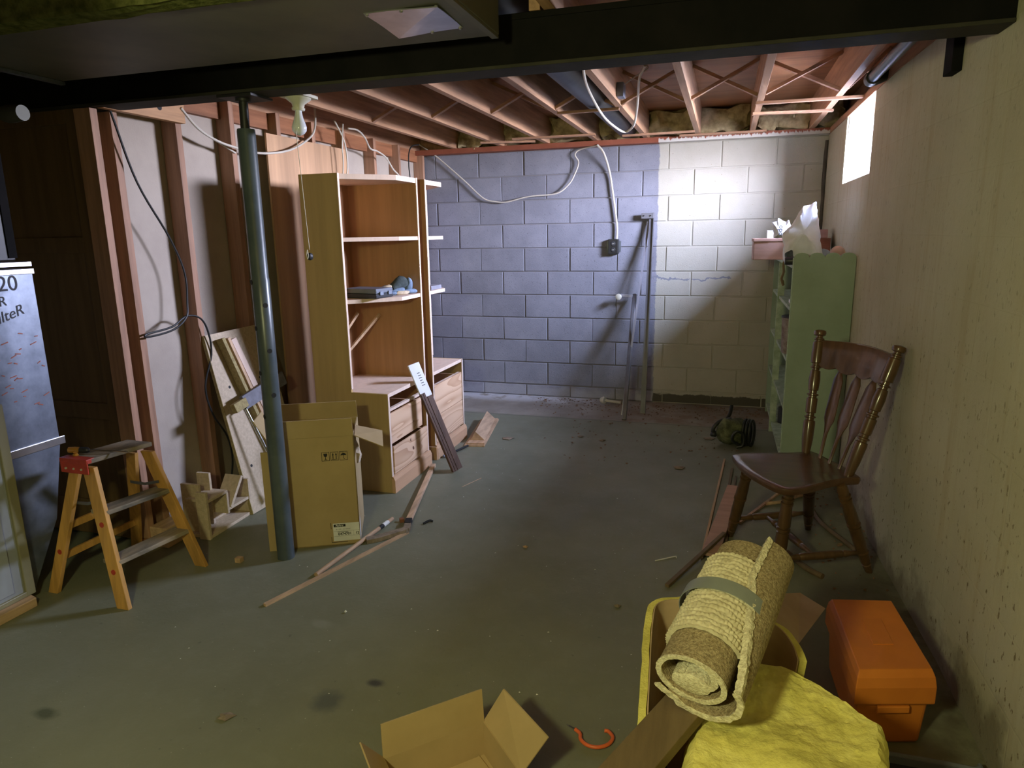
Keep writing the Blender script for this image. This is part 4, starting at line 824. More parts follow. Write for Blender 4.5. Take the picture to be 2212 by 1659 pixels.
# ------------------------------------------------------------------ rails on back wall
r1 = thing('door_rail', 'tall grey metal rail with end bracket leaning on the back wall at the paint edge', 'rail', (-.6, 5.6, 0))
p0, p1 = Vector((-.588, 5.49, 0)), Vector((-.592, 5.86, 1.60)); bm = B(); bar(bm, p0, p1, .040, .012, (0, 1, 0)); bar(bm, p0+Vector((.016, -.008, 0)), p1+Vector((.016, -.008, 0)), .006, .028, (0, 1, 0)); obj('rail', bm, 'track', r1)
bm = B(); bx(bm, -.675, -.575, 5.825, 5.85, 1.555, 1.600); bk_ = obj('end_bracket', bm, 'track', r1, bevel=.002)
for dx in (-.655, -.60):
    bm = B(); lathe(bm, (dx, 5.825, 1.578), (dx, 5.818, 1.578), [(0, .006), (1, .006)], 10); obj('bolt', bm, 'black', bk_)
bm = B(); bar(bm, (-.745, 5.40, 0), (-.615, 5.885, 1.56), .016, .006, (0, 1, 0)); obj('steel_strip', bm, 'track2', label='thin pale steel strip leaning between the two rails', cat='strip')
r2 = thing('roller_rail', 'short grey pipe rail with a white roller arm leaning on the back wall', 'rail', (-.7, 5.4, 0))
bm = B(); tube(bm, [(-.705, 5.25, 0), (-.705, 5.87, .915)], .021, 14, 1) if False else bar(bm, (-.708, 5.25, 0), (-.715, 5.83, .94), .036, .03, (0, 1, 0)); obj('rail', bm, 'track', r2, bevel=.008, seg=3)
bm = B(); bar(bm, (-.73, 5.80, .925), (-.83, 5.80, .932), .02, .026, (0, 0, 1)); obj('arm', bm, 'track2', r2, bevel=.004)
bm = B(); lathe(bm, (-.845, 5.775, .920), (-.845, 5.80, .920), [(0, .020), (.2, .026), (.8, .026), (1, .02)], 20); obj('roller', bm, 'porc', r2, sm=True)
bm = B(); lathe(bm, (-.98, 5.76, .03), (-.94, 5.74, .03), [(0, .02), (.5, .032), (1, .03)], 14); tube(bm, [(-.95, 5.75, .03), (-.80, 5.72, .022)], .012, 8, 1); obj('loose_roller', bm, 'porc', label='small whitish roller with stem on the floor against the back wall', cat='roller', sm=True)

# ------------------------------------------------------------------ green cabinet
gc = thing('green_bookcase', 'mint green painted bookcase with scalloped side standing along the right wall', 'bookcase', (.57, 5.2, 0))
GY0, GY1, GH = 4.60, 5.84, 1.21
XA, XBq = .376, .700; nl = 4; wl_ = (XBq-XA)/nl
GY0, GY1 = 4.30, 5.80
poly = [(XA, 0), (XBq, 0), (XBq, 1.290)]
for k in range(nl):
    for i in range(0, 9):
        if k and i == 0: continue
        th = math.pi*i/8; poly.append((XBq-wl_*(k+.5)+math.cos(th)*wl_/2, 1.290+math.sin(th)*.028))
bm = B(); prism(bm, [(x, GY0-.018, z) for x, z in poly], (0, .018, 0)); obj('scalloped_side', bm, 'green', gc, bevel=.001)
def gx(y): return XA-.010*(y-GY0)/1.5
bm = B(); bx(bm, gx(GY1), .68, GY1-.018, GY1, 0, 1.27); obj('far_side', bm, 'green', gc)
bm = B(); bx(bm, .686, .694, GY0, GY1, .03, 1.225); obj('back_panel', bm, 'green', gc)
for z in (.055, .37, .665, .975, 1.225):
    bm = B(); face_box(bm, [(gx(GY0)+.004, GY0, z), (.686, GY0, z), (.686, GY1-.018, z), (gx(GY1)+.004, GY1-.018, z), (gx(GY0)+.004, GY0, z+.02), (.686, GY0, z+.02), (.686, GY1-.018, z+.02), (gx(GY1)+.004, GY1-.018, z+.02)]); obj('shelf', bm, 'greenedge', gc)
ym_ = 5.20
bm = B(); bx(bm, gx(ym_)-.008, gx(ym_)+.036, ym_-.012, ym_+.012, 0, 1.224); obj('middle_post', bm, 'greenedge', gc)
bm = B(); bx(bm, XA-.004, XA+.006, GY0-.002, GY0+.012, 0, 1.29); obj('front_edging', bm, 'greenedge', gc)
CAB0 = set(bpy.data.objects)
jr = thing('tin_bucket', 'dark rusty tin can on a middle shelf of the green bookcase', 'can', (.46, 4.93, .666))
bm = B(); lathe(bm, (.475, 4.93, .666), (.475, 4.93, .895), [(0, .074), (.03, .078), (.5, .082), (.95, .085), (1, .087)], 24); obj('can_body', bm, 'brown', jr, sm=True)
bm = B(); lathe(bm, (.475, 4.93, .892), (.475, 4.93, .902), [(0, .089), (1, .088)], 24); obj('rim', bm, 'blackmetal', jr, sm=True)
for k, (z, m_, lab_) in enumerate(((.977, 'white', 'lower'), (1.001, 'greenedge', 'middle'), (1.025, 'porc', 'upper'))):
    bm = B(); bx(bm, .43+.008*k, .60, 4.80, 5.02-.01*k, z, z+.022); obj('flat_box', bm, m_, label='%s of the flat boxes stacked on the second shelf of the green bookcase' % lab_, cat='box', bevel=.002)
bm = B(); bx(bm, .45, .58, 4.9, 5.0, .373, .40); obj('tool_tray', bm, 'brown', label='small brown tray on the lower shelf of the green bookcase', cat='tray', bevel=.003)
bm = B(); lathe(bm, (.5, 5.5, .057), (.5, 5.5, .20), [(0, .05), (.8, .05), (.9, .02), (1, .02)], 16); obj('dark_bottle', bm, 'darkplastic', label='squat dark bottle on the bottom shelf of the green bookcase', cat='bottle', sm=True)
# things on top
zt = 1.226
pb = thing('wooden_box', 'pinkish wooden box overhanging the front of the green bookcase top', 'box', (.33, 5.2, zt))
bm = B(); bx(bm, .205, .52, 5.17, 5.30, zt+.012, zt+.128); rot(bm, math.radians(3), (.45, 5.2, zt)); obj('box_body', bm, 'pinkwood', pb, bevel=.003)
bm = B(); bx(bm, .200, .525, 5.163, 5.305, zt+.129, zt+.150); rot(bm, math.radians(3), (.45, 5.2, zt)); obj('lid', bm, 'pinkwood', pb, bevel=.003)
bm = B(); bx(bm, .40, .56, 5.18, 5.29, zt, zt+.012); obj('book', bm, 'brown', label='thin brown book lying under the wooden box on the green bookcase', cat='book')
def outline_bag(pts, y, depth, seed, amp, n=5):
    bm = B(); cx = sum(p[0] for p in pts)/len(pts); cz = sum(p[1] for p in pts)/len(pts); R = []
    dens = []
    for i, p in enumerate(pts):
        q = pts[(i+1) % len(pts)]
        for k in range(4): dens.append((p[0]+(q[0]-p[0])*k/4, p[1]+(q[1]-p[1])*k/4))
    for j in range(-n, n+1):
        t = j/n; s = math.sqrt(max(0, 1-t*t))*.92+.08 if abs(t) < 1 else .12
        R.append([bm.verts.new((cx+(x-cx)*s, y+t*depth, cz-.03+(z-cz+.03)*s)) for x, z in dens])
    skin(bm, R); jitter(bm, amp, 14, seed); jitter(bm, amp*.8, 34, seed+3); return bm
wbg = thing('plastic_bag', 'crumpled white plastic bag standing on top of the green bookcase', 'bag', (.47, 4.8, zt))
bag = [(.37, 1.232), (.36, 1.30), (.355, 1.38), (.37, 1.43), (.39, 1.46), (.42, 1.495), (.44, 1.53), (.46, 1.552), (.49, 1.562), (.525, 1.578), (.53, 1.55), (.545, 1.48), (.56, 1.40), (.575, 1.34), (.585, 1.232)]
obj('bag_body', outline_bag(bag, 4.80, .06, 2, .012), 'plastic', wbg, sm=True)
bag2 = [(.325, 1.378), (.315, 1.44), (.305, 1.475), (.335, 1.478), (.335, 1.492), (.355, 1.49), (.38, 1.475), (.40, 1.485), (.41, 1.45), (.40, 1.40), (.39, 1.378)]
obj('bag_fold', outline_bag(bag2, 5.06, .05, 6, .012), 'plastic', wbg, sm=True)
text('print', 'odo', .040, (.362, 4.995, 1.392), (0, 0, 1), (-1, 0, 0), 'ink', wbg, .0005)
bm = B(); bx(bm, .285, .325, 5.19, 5.27, zt+.151, zt+.20); obj('small_carton', bm, 'white', label='small white carton on the wooden box beside the plastic bag', cat='carton', bevel=.001)
bm = B(); bx(bm, .60, .692, 5.52, 5.66, zt+.145, zt+.20); obj('tan_box', bm, 'pinkwood', label='tan box on the reddish drawer at the wall corner', cat='box', bevel=.002)
bm = B(); bx(bm, .60, .705, 5.45, 5.68, zt+.001, zt+.143); obj('red_drawer', bm, 'redwood', label='reddish wooden drawer on the green bookcase next to the corner', cat='drawer', bevel=.003)
bm = B(); lathe(bm, (.605, 4.98, zt), (.605, 4.98, zt+.085), [(0, .065), (.3, .066), (.7, .05), (.92, .025), (1, .004)], 24); obj('grey_bowl', bm, 'bowl', label='grey-green upturned bowl on the green bookcase beside the bag', cat='bowl', sm=True)
bm = B(); bmesh.ops.create_uvsphere(bm, u_segments=20, v_segments=12, radius=.042); bmesh.ops.translate(bm, verts=bm.verts, vec=(.672, 4.88, zt+.062)); obj('tan_ball', bm, 'terracotta', label='tan ball on the green bookcase against the right wall', cat='ball', sm=True)
bm = B(); bx(bm, .61, .69, 4.83, 4.95, zt, zt+.022); obj('round_tray', bm, 'darkplastic', label='flat dark tray under the tan ball on the green bookcase', cat='tray', bevel=.004)
bm = B(); lathe(bm, (.365, 4.68, zt+.024), (.43, 4.68, zt+.026), [(0, .020), (.1, .024), (1, .024)], 16); obj('black_flashlight', bm, 'darkplastic', label='black flashlight lying at the front of the green bookcase top', cat='flashlight', sm=True)
obj('dark_rag', blob((.395, 4.74, zt+.045), (.03, .03, .04), .02, 20, 3), 'gloved', label='black crumpled rag beside the plastic bag on the green bookcase', cat='rag', sm=True)
bm = B(); tube(bm, [(.40, 4.82, zt+.03), (.37, 4.80, zt+.01), (.372, 4.795, 1.18), (.362, 4.79, 1.14), (.375, 4.79, 1.10), (.368, 4.79, 1.13)], .007, 8, 5); obj('brown_strap', bm, 'ropebrown', label='brown strap hanging over the front of the green bookcase', cat='strap', sm=True)

for o in set(bpy.data.objects)-CAB0:
    if o.parent is None: o.location += Vector((-.033, -.32, .019))

# ------------------------------------------------------------------ bag with coiled hose on floor
cg = thing('canvas_bag', 'mottled canvas bag with black coiled hose on the floor by the green bookcase', 'bag', (.12, 4.8, 0))
bm = B(); R_ = []
for j in range(-8, 9):
    t = j/8; r = .088*math.sqrt(max(.02, 1-abs(t)**3.5)); c = Vector((.10+t*.10, 4.80+t*.05, .092)); R_.append(ring(bm, c, Vector((-.4, .9, 0)), Vector((0, 0, 1)), r, 20))
skin(bm, R_); jitter(bm, .022, 12, 1)
for v in bm.verts: v.co.z = max(.002, v.co.z)
obj('bag_body', bm, 'camo', cg, sm=True)
bm = B()
for k in range(3):
    pts = [(.185+.02*k+.02*math.cos(a_), 4.78+.085*math.cos(a_)*.6-.01*k, .098+.088*math.sin(a_)) for a_ in [i*math.pi/8 for i in range(17)]]
    tube(bm, pts, .009, 8, 2)
tube(bm, [(.16, 4.70, .02), (.10, 4.69, .06), (.12, 4.69, .12), (.17, 4.70, .10), (.17, 4.69, .03), (.13, 4.69, .012)], .009, 8, 5)
obj('hose', bm, 'wireb', cg, sm=True)
bm = B(); tube(bm, [(.05, 4.83, .15), (.08, 4.86, .20), (.09, 4.9, .25)], .012, 8, 3); tube(bm, [(.09, 4.80, .18), (.02, 4.78, .165), (-.02, 4.76, .13), (-.03, 4.76, .09)], .013, 8, 4); obj('strap', bm, 'wireb', cg, sm=True)
obj('nozzle', blob((-.02, 4.76, .075), (.025, .022, .024), .01, 30, 2, 2), 'darkplastic', cg, sm=True)

# ------------------------------------------------------------------ chair
chr_ = thing('dining_chair', 'dark turned-wood dining chair with spindle back standing by the right wall', 'chair', (.36, 3.10, 0))
ub = Vector((.907, .42, 0)).normalized(); ul = Vector((.42, -.907, 0)).normalized(); SO = Vector((.335, 3.035, 0))
def cp(b, l, z): return SO+ub*b+ul*l+Vector((0, 0, z))
# seat outline (b: -front..+back ; l lateral)
so = [(-.195, -.21), (-.215, -.12), (-.225, 0), (-.215, .12), (-.195, .21), (-.15, .235), (-.05, .215), (.06, .175), (.15, .165), (.19, .16), (.20, .08), (.205, 0), (.20, -.08), (.19, -.19), (.15, -.195), (.06, -.20), (-.05, -.22), (-.15, -.235)]
so = [(p_.x, p_.y) for p_ in smooth([(a_, b_, 0) for a_, b_ in so]+[(so[0][0], so[0][1], 0)], 3)[:-1]]
bm = B(); rr = []
for z, s in ((.415, .93), (.420, .98), (.435, 1.0), (.446, .99), (.450, .96), (.447, .85), (.441, .6), (.438, .3)):
    rr.append([bm.verts.new(cp(a_*s, b_*s, z)) for a_, b_ in so])
skin(bm, rr); obj('seat', bm, 'chairseat', chr_, sm=True)
legp = [(0, .016), (.03, .021), (.095, .023), (.10, .018), (.115, .018), (.12, .025), (.14, .025), (.145, .018), (.16, .018), (.165, .025), (.185, .025), (.19, .022), (.30, .025), (.41, .0265), (.415, .020), (.43, .020), (.435, .028), (.455, .028), (.46, .020), (.475, .020), (.48, .025), (.60, .026), (.73, .024), (.735, .018), (.755, .018), (.76, .025), (.775, .024), (.88, .020), (.885, .0155), (.90, .0155), (.905, .019), (1, .014)]
feet = {'fn': ((-.115, .150), (.266, 2.862)), 'ff': ((-.15, -.13), (.083, 3.262)), 'rn': ((.10, .165), (.655, 3.04)), 'rf': ((.14, -.13), (.452, 3.44))}
LP = {}
for k, ((b_, l_), (x, y)) in feet.items():
    top_ = cp(b_, l_, .425); ft = Vector((x, y, 0)); LP[k] = (top_, ft)
    bm = B(); lathe(bm, top_, ft, legp, 18); obj('leg', bm, 'chair', chr_, sm=True)
def lpt(k, z): t_, f_ = LP[k]; return f_.lerp(t_, z/.425)
strp = [(0, .009), (.15, .011), (.22, .016), (.24, .012), (.26, .016), (.4, .017), (.5, .018), (.6, .017), (.74, .016), (.76, .012), (.78, .016), (.85, .011), (1, .009)]
for a_, b_, z in (('fn', 'rn', .10), ('ff', 'rf', .11)):
    bm = B(); lathe(bm, lpt(a_, z), lpt(b_, z), strp, 12); obj('stretcher', bm, 'chair', chr_, sm=True)
bm = B(); lathe(bm, lpt('fn', .10).lerp(lpt('rn', .10), .42), lpt('ff', .11).lerp(lpt('rf', .11), .42), strp, 12); obj('stretcher', bm, 'chair', chr_, sm=True)
bb = {'n': (cp(.155, .125, .440), Vector((.690, 3.065, .985))), 'f': (cp(.150, -.185, .440), Vector((.432, 3.40, .997)))}
postp = [(0, .017), (.12, .024), (.25, .0255), (.27, .024), (.275, .018), (.29, .018), (.295, .025), (.305, .025), (.31, .017), (.33, .017), (.335, .023), (.45, .024), (.455, .018), (.47, .018), (.475, .025), (.485, .025), (.49, .017), (.51, .017), (.515, .022), (.60, .025), (.67, .021), (.675, .016), (.69, .016), (.695, .024), (.705, .024), (.71, .017), (.73, .017), (.735, .025), (.80, .0265), (.90, .024), (.905, .018), (.918, .018), (.922, .022), (.93, .022), (.935, .015), (.95, .015), (.955, .024), (.975, .027), (.992, .024), (1, .012)]
for k, (a_, b_) in bb.items():
    bm = B(); lathe(bm, a_, b_, postp, 20); obj('back_post', bm, 'chair', chr_, sm=True)
def bpt(k, t): return bb[k][0].lerp(bb[k][1], t)
# crest rail, curved and scalloped
bm = B(); rr = []; nseg = 24
bow = ub*.035
for i in range(nseg+1):
    t = i/nseg; a_ = bpt('f', .925).lerp(bpt('n', .925), t)+bow*math.sin(math.pi*t); a_.z += .012*math.sin(math.pi*t)-.004
    low_ = .105+.022*math.sin(math.pi*t)+.016*abs(math.sin(4*math.pi*t))
    dn = (bpt('f', .5).lerp(bpt('n', .5), t)-bpt('f', .925).lerp(bpt('n', .925), t)).normalized()
    c_ = a_+dn*low_; nv = ub*.009
    rr.append([bm.verts.new(p_) for p_ in (a_-nv, a_+nv, c_+nv, c_-nv)])
skin(bm, rr); obj('crest_rail', bm, 'chair', chr_, bevel=.003, sm=True)
for k, t in enumerate((.27, .50, .73)):
    a_ = cp(.168, -.185+.31*t, .442); b_ = bpt('f', .925).lerp(bpt('n', .925), t)+bow*math.sin(math.pi*t)+Vector((0, 0, -.10))
    bm = B(); d, s, u = frame(b_-a_, ub); rr = []
    for tt, w in ((0, .008), (.26, .010), (.36, .022), (.42, .036), (.50, .038), (.84, .032), (.93, .012), (1, .008)):
        c_ = a_.lerp(b_, tt); rr.append([bm.verts.new(c_+ul*w*x_+ub*.0055*y_) for x_, y_ in ((-1, -.3), (-.6, -1), (.6, -1), (1, -.3), (1, .3), (.6, 1), (-.6, 1), (-1, .3))])
    skin(bm, rr); obj('spindle', bm, 'chair', chr_, sm=True)

# ------------------------------------------------------------------ strips by the chair
def lath(name, a_, b_, w, th, m, label, z=None):
    bm = B(); bar(bm, a_, b_, w, th); return obj(name, bm, m, label=label, cat='batten', bevel=.0008)
lath('cedar_board', (-.005, 2.98, .0235), (.108, 3.89, .0235), .075, .014, 'pinkwood', 'pinkish grooved board lying on the floor left of the chair')
lath('wood_lath', (-.04, 2.98, .008), (.055, 4.42, .008), .012, .012, 'pine', 'thin long lath along the left side of the pinkish board')
lath('wood_lath', (.02, 2.95, .008), (.10, 4.25, .008), .014, .012, 'oldwood', 'dark lath beneath the pinkish board reaching farther back')
lath('wood_lath', (.055, 3.0, .008), (.12, 4.1, .008), .012, .012, 'oldwood', 'dark lath under the right edge of the pinkish board')
lath('wood_stick', (-.17, 2.672, .010), (.055, 3.16, .055), .018, .014, 'oldwood', 'dark square stick lying across the front end of the pinkish board')
lath('wood_lath', (.13, 3.42, .007), (.42, 4.05, .007), .014, .012, 'pine', 'pale lath on the floor seen between the chair legs')
bm = B(); tube(bm, [(.27, 3.70, .012), (.37, 3.76, .013), (.44, 3.86, .012), (.52, 3.90, .012)], .010, 8, 4); obj('wood_branch', bm, 'pine', label='knobbly pale branch on the floor behind the chair', cat='branch', sm=True)
bm = B(); tube(bm, [(.49, 3.75, .012), (.52, 3.5, .014), (.60, 3.30, .012), (.66, 3.14, .012)], .011, 8, 4); obj('wood_branch', bm, 'oldwood', label='dark branch on the floor between the rear chair legs and wall', cat='branch', sm=True)
bm = B(); tube(bm, [(.33, 3.12, .012), (.40, 2.98, .012), (.455, 2.92, .012)], .013, 8, 4); obj('wood_branch', bm, 'oldwood', label='short brown branch under the middle of the chair', cat='branch', sm=True)

# ------------------------------------------------------------------ toolbox
tb = thing('toolbox', 'orange plastic toolbox with sloped lid on the floor against the right wall', 'toolbox', (.50, 2.1, 0))
bl_, br_, fr_, fl_ = Vector((.378, 2.300, 0)), Vector((.583, 2.345, 0)), Vector((.615, 1.935, 0)), Vector((.400, 1.872, 0))
cen = (bl_+br_+fr_+fl_)/4
def fr8(s0, z0, s1, z1):
    bm = B(); a4 = [cen+(p_-cen)*s0+Vector((0, 0, z0)) for p_ in (fl_, fr_, br_, bl_)]; b4 = [cen+(p_-cen)*s1+Vector((0, 0, z1)) for p_ in (fl_, fr_, br_, bl_)]
    face_box(bm, a4+b4); return bm
obj('box_body', fr8(.84, 0, .92, .165), 'orange', tb, bevel=.012, seg=3)
bm = B()
rr = []
for s, z in ((.985, .150), (1.0, .155), (1.0, .205), (.965, .232), (.90, .250)):
    rr.append([bm.verts.new(cen+(p_-cen)*s+Vector((0, 0, z))) for p_ in (fl_, fr_, br_, bl_)])
skin(bm, rr); ldo = obj('lid', bm, 'orange', tb, bevel=.006, seg=3)
bm = B(); e_ = (fr_-fl_).normalized(); f_ = (fl_-bl_).normalized(); c_ = cen+((fl_+fr_)/2-cen)*.93
para(bm, c_-e_*.045+Vector((0, 0, .122)), e_*.09, f_*.012, (0, 0, .022)); obj('latch', bm, 'orange', tb, bevel=.003)
bm = B(); c_ = cen+Vector((0, 0, .2485)); para(bm, c_-e_*.03-f_*.07, e_*.06, f_*.14, (0, 0, .004)); obj('handle_recess', bm, 'orange', ldo, bevel=.001)

# ------------------------------------------------------------------ insulation bundle, carpet roll, plank
ib = thing('insulation_roll', 'kraft-faced yellow fibreglass batt standing in an open curl under the carpet', 'insulation', (.05, 1.5, 0))
path = smooth([(-.080, .75, 0), (-.104, 1.18, 0), (-.118, 1.38, 0), (-.132, 1.60, 0), (-.118, 1.685, 0), (-.03, 1.715, 0), (.08, 1.72, 0), (.165, 1.70, 0), (.20, 1.655, 0), (.212, 1.61, 0)], 6)
def ribbon(off0, off1, z0, z1f, m, nm, amp=0, par=None):
    bm = B(); rr = []
    for i, p_ in enumerate(path):
        t_ = (path[min(i+1, len(path)-1)]-path[max(i-1, 0)]).normalized(); n_ = Vector((-t_.y, t_.x, 0))   # left of travel = outward
        z1 = z1f(i/(len(path)-1))
        rr.append([bm.verts.new(p_+n_*o+Vector((0, 0, z))) for o, z in ((off0-.045, z0), (off1-.045, z0), (off1-.02, (z0+z1)/2), (off1, z1), (off0, z1), (off0-.02, (z0+z1)/2))])
    skin(bm, rr)
    if amp: jitter(bm, amp, 25, 2)
    return obj(nm, bm, m, ib, sm=True)
hz = lambda t: .42+.075*min(1, max(0, (t-.10)/.25)) if t < .55 else .495-.14*(t-.55)
ribbon(.004, .021, 0, lambda t: hz(t)-.004, 'insul', 'fibreglass_layer', .003); ribbon(0, .003, 0, hz, 'kraft', 'kraft_facing')
bm = B()
NX, NY = 80, 110
outl = [(-.062, .75), (-.05, 1.0), (-.035, 1.25), (-.02, 1.38), (.03, 1.52), (.09, 1.59), (.125, 1.605), (.19, 1.575), (.28, 1.51), (.374, 1.42), (.36, 1.32), (.33, 1.18), (.31, .95), (.30, .75)]
def xl_(y):
    pts = outl[:7]; 
    for a_, b_ in zip(pts, pts[1:]):
        if a_[1] <= y <= b_[1]: return a_[0]+(b_[0]-a_[0])*(y-a_[1])/(b_[1]-a_[1])
    return pts[-1][0] if y > 1.5 else pts[0][0]
def xr_(y):
    pts = outl[6:][::-1]
    for a_, b_ in zip(pts, pts[1:]):
        if a_[1] <= y <= b_[1]: return a_[0]+(b_[0]-a_[0])*(y-a_[1])/(b_[1]-a_[1])
    return pts[-1][0] if y > 1.5 else pts[0][0]
topv, botv = [], []
for j in range(NY+1):
    y = .76+(1.604-.76)*j/NY; a_, b_ = xl_(y), xr_(y); rt, rb = [], []
    for i in range(NX+1):
        s = i/NX; x = a_+(b_-a_)*s; e = min(s, 1-s, (NY-j)/NY*1.5, 1)*16; rnd = math.sqrt(min(1, max(0, e)))
        q = Vector((x, y, 0)); h_ = .018*noise.noise(q*6+Vector((3, 1, 0)))+.006*noise.noise(q*22)+.003*noise.noise(q*60)+.003*noise.noise(q*130)
        fold = .018*math.sin((x*.7+y*.5)*26)
        rt.append(bm.verts.new((x+.006*noise.noise(q*50), y, .385+(.045+h_+fold*.2)*rnd))); rb.append(bm.verts.new((x, y, (.375-.06*rnd)*0+.005+.03*(1-rnd))))
    topv.append(rt); botv.append(rb)
for j in range(NY):
    for i in range(NX):
        bm.faces.new((topv[j][i], topv[j][i+1], topv[j+1][i+1], topv[j+1][i])); bm.faces.new((botv[j][i], botv[j+1][i], botv[j+1][i+1], botv[j][i+1]))
for j in range(NY):
    bm.faces.new((topv[j][0], topv[j+1][0], botv[j+1][0], botv[j][0])); bm.faces.new((topv[j+1][NX], topv[j][NX], botv[j][NX], botv[j+1][NX]))
for i in range(NX):
    bm.faces.new((topv[0][i+1], topv[0][i], botv[0][i], botv[0][i+1])); bm.faces.new((topv[NY][i], topv[NY][i+1], botv[NY][i+1], botv[NY][i]))
obj('insulation_batt', bm, 'insul', label='bright yellow fibreglass batt folded flat in the bottom right foreground', cat='insulation', sm=True)
bm = B(); prism(bm, [(.08, 1.70, .475), (.215, 1.72, .40), (.335, 2.11, .30), (.27, 2.19, .30), (.11, 1.86, .45)], (.01, .0, .006)); obj('kraft_flap', bm, 'kraft', ib)

cr_ = thing('carpet_roll', 'rolled cream berber carpet remnant taped round its middle', 'carpet', (.02, 1.5, .4))
Na = Vector((-.028, 1.290, .553)); Fa = Vector((.090, 1.665, .655)); ax = (Fa-Na).normalized(); su = ax.cross(Vector((0, 0, 1))).normalized(); wu = su.cross(ax).normalized()
def cpt(t, ang, r, rz=None):
    a_ = math.radians(ang); return Na+(Fa-Na)*t+su*math.cos(a_)*r+wu*math.sin(a_)*(rz or r)
sf = lambda t: 6+50*min(1, max(0, t)*1.5)
def shell(t0, t1, a0, a1, r0f, th, na=28, ntt=2, amp=0, asc=40, seed=1, lump=0, squash=.80):
    bm = B(); G_ = []
    for j in range(ntt+1):
        t = t0+(t1-t0)*j/ntt; row = []
        for i in range(na+1):
            s = i/na; A0 = a0(t) if callable(a0) else a0; A1 = a1(t) if callable(a1) else a1; ang = A0+(A1-A0)*s; r = r0f(s, t)
            k_ = 0
            if lump:
                q = Vector((ang*.15, t*58, 0)); k_ = lump*(abs(math.sin(q.x*3.1+1.5*noise.noise(q*.6)))*abs(math.sin(q.y*1.6+noise.noise(q*.5+Vector((9, 0, 0)))*1.6)))
            row.append((bm.verts.new(cpt(t, ang, r, r*squash)), bm.verts.new(cpt(t, ang, r+th+k_, (r+th+k_)*squash))))
        G_.append(row)
    for j in range(ntt):
        for i in range(na):
            a_, b_, c_, d_2 = G_[j][i], G_[j][i+1], G_[j+1][i+1], G_[j+1][i]
            bm.faces.new((a_[1], b_[1], c_[1], d_2[1])); bm.faces.new((a_[0], d_2[0], c_[0], b_[0]))
    for j in range(ntt):
        for i in (0, na):
            a_, b_ = G_[j][i], G_[j+1][i]; f = (a_[0], a_[1], b_[1], b_[0]) if i == 0 else (a_[0], b_[0], b_[1], a_[1]); bm.faces.new(f)
    for i in range(na):
        for j in (0, ntt):
            a_, b_ = G_[j][i], G_[j][i+1]; bm.faces.new((a_[0], b_[0], b_[1], a_[1]) if j == 0 else (a_[0], a_[1], b_[1], b_[0]))
    if amp: jitter(bm, amp, asc, seed)
    return bm
obj('inner_roll', shell(0, .98, 0, 358, lambda s, t: .064, .010, 48, 3), 'jute', cr_, sm=True)
obj('cut_end', shell(-.006, .004, 0, 358, lambda s, t: .0635, .012, 48, 1, .002, 90), 'fringe', cr_, sm=True)
obj('roll_core', shell(.015, .9, -200, 60, lambda s, t: .018+.030*s, .012, 30, 2, .003, 60), 'fringe', cr_, sm=True)
bm = B(); rr = [ring(bm, cpt(t, -100, .022), su, wu, r, 20, r*.62) for t, r in ((.012, .036), (.018, .042), (.3, .044))]; skin(bm, rr); jitter(bm, .003, 60, 1); obj('rolled_pile', bm, 'fringe', cr_, sm=True)
obj('pile_surface', shell(.19, .80, 200, lambda t: sf(t)-6, lambda s, t: .0745+.012*math.sin(math.pi*min(1, (1-s)*1.4))*(.4+t*.5), .008, 110, 150, .001, 80, 3, lump=.0045), 'pile', cr_, sm=True)
obj('outer_wrap', shell(-.02, 1.02, sf, -128, lambda s, t: .077+.026*math.sin(math.pi*min(1, s*1.15+.12))**.7*(1-.35*t), .011, 40, 8), 'jute', cr_, sm=True)
obj('wrap_edge', shell(-.02, 1.02, lambda t: sf(t)+8, sf, lambda s, t: .082+.020*max(0, .55-t)+.006*t, .015, 4, 60, .004, 110), 'fringe', cr_, sm=True)
obj('wrap_end', shell(-.03, -.018, 10, -150, lambda s, t: .075+.028*math.sin(math.pi*min(1, s*1.15+.12))**.7, .015, 50, 1, .003, 90), 'fringe', cr_, sm=True)
obj('tape_band', shell(.46, .555, 215, -100, lambda s, t: .091+.010*math.sin(math.pi*min(1, s*1.1)), .002, 60, 2), 'tape', cr_, sm=True)

bm = B(); a_, b_ = Vector((-.32, .75, .404)), Vector((-.022, 1.368, .457)); bar(bm, a_, b_, .085, .030); obj('weathered_plank', bm, 'oldwood', label='dark weathered plank sticking out from beneath the carpet roll', cat='plank', bevel=.002)
bm = B(); tube(bm, [(-.055, 1.36, .43), (-.07, 1.33, .40), (-.075, 1.29, .34), (-.06, 1.25, .30)], .006, 8, 4); obj('power_cord', bm, 'wireb', label='short black cord beside the plank under the carpet roll', cat='cord')

# ------------------------------------------------------------------ open carton in the foreground
oc = thing('open_carton', 'small open cardboard carton with flaps up at the bottom edge of the picture', 'cardboard box', (-.62, 1.35, 0))
C_ = Vector((-.592, 1.583, 0)); L_ = Vector((-.800, 1.375, 0)); Rv = Vector((-.455, 1.445, 0)); Hc = .11
wX = (C_-L_); wY = (Rv-C_)*1.15; L2 = L_+wY; R2 = C_+wY
def osheet(nm, pts, n, m='cardin', th=.004, lbl=None):
    bm = B(); sheet(bm, pts, n, th); return obj(nm, bm, m, oc, label=lbl)
up_ = Vector((0, 0, 1))
for nm, p, q in (('back_wall', L_, C_), ('side_wall', C_, R2), ('front_wall', R2, L2), ('side_wall', L2, L_)):
    inw = ((L_+R2)/2-(p+q)/2).normalized(); osheet(nm, [p, q, q+up_*Hc, p+up_*Hc], inw)
osheet('bottom', [L_, C_, R2, L2], up_)
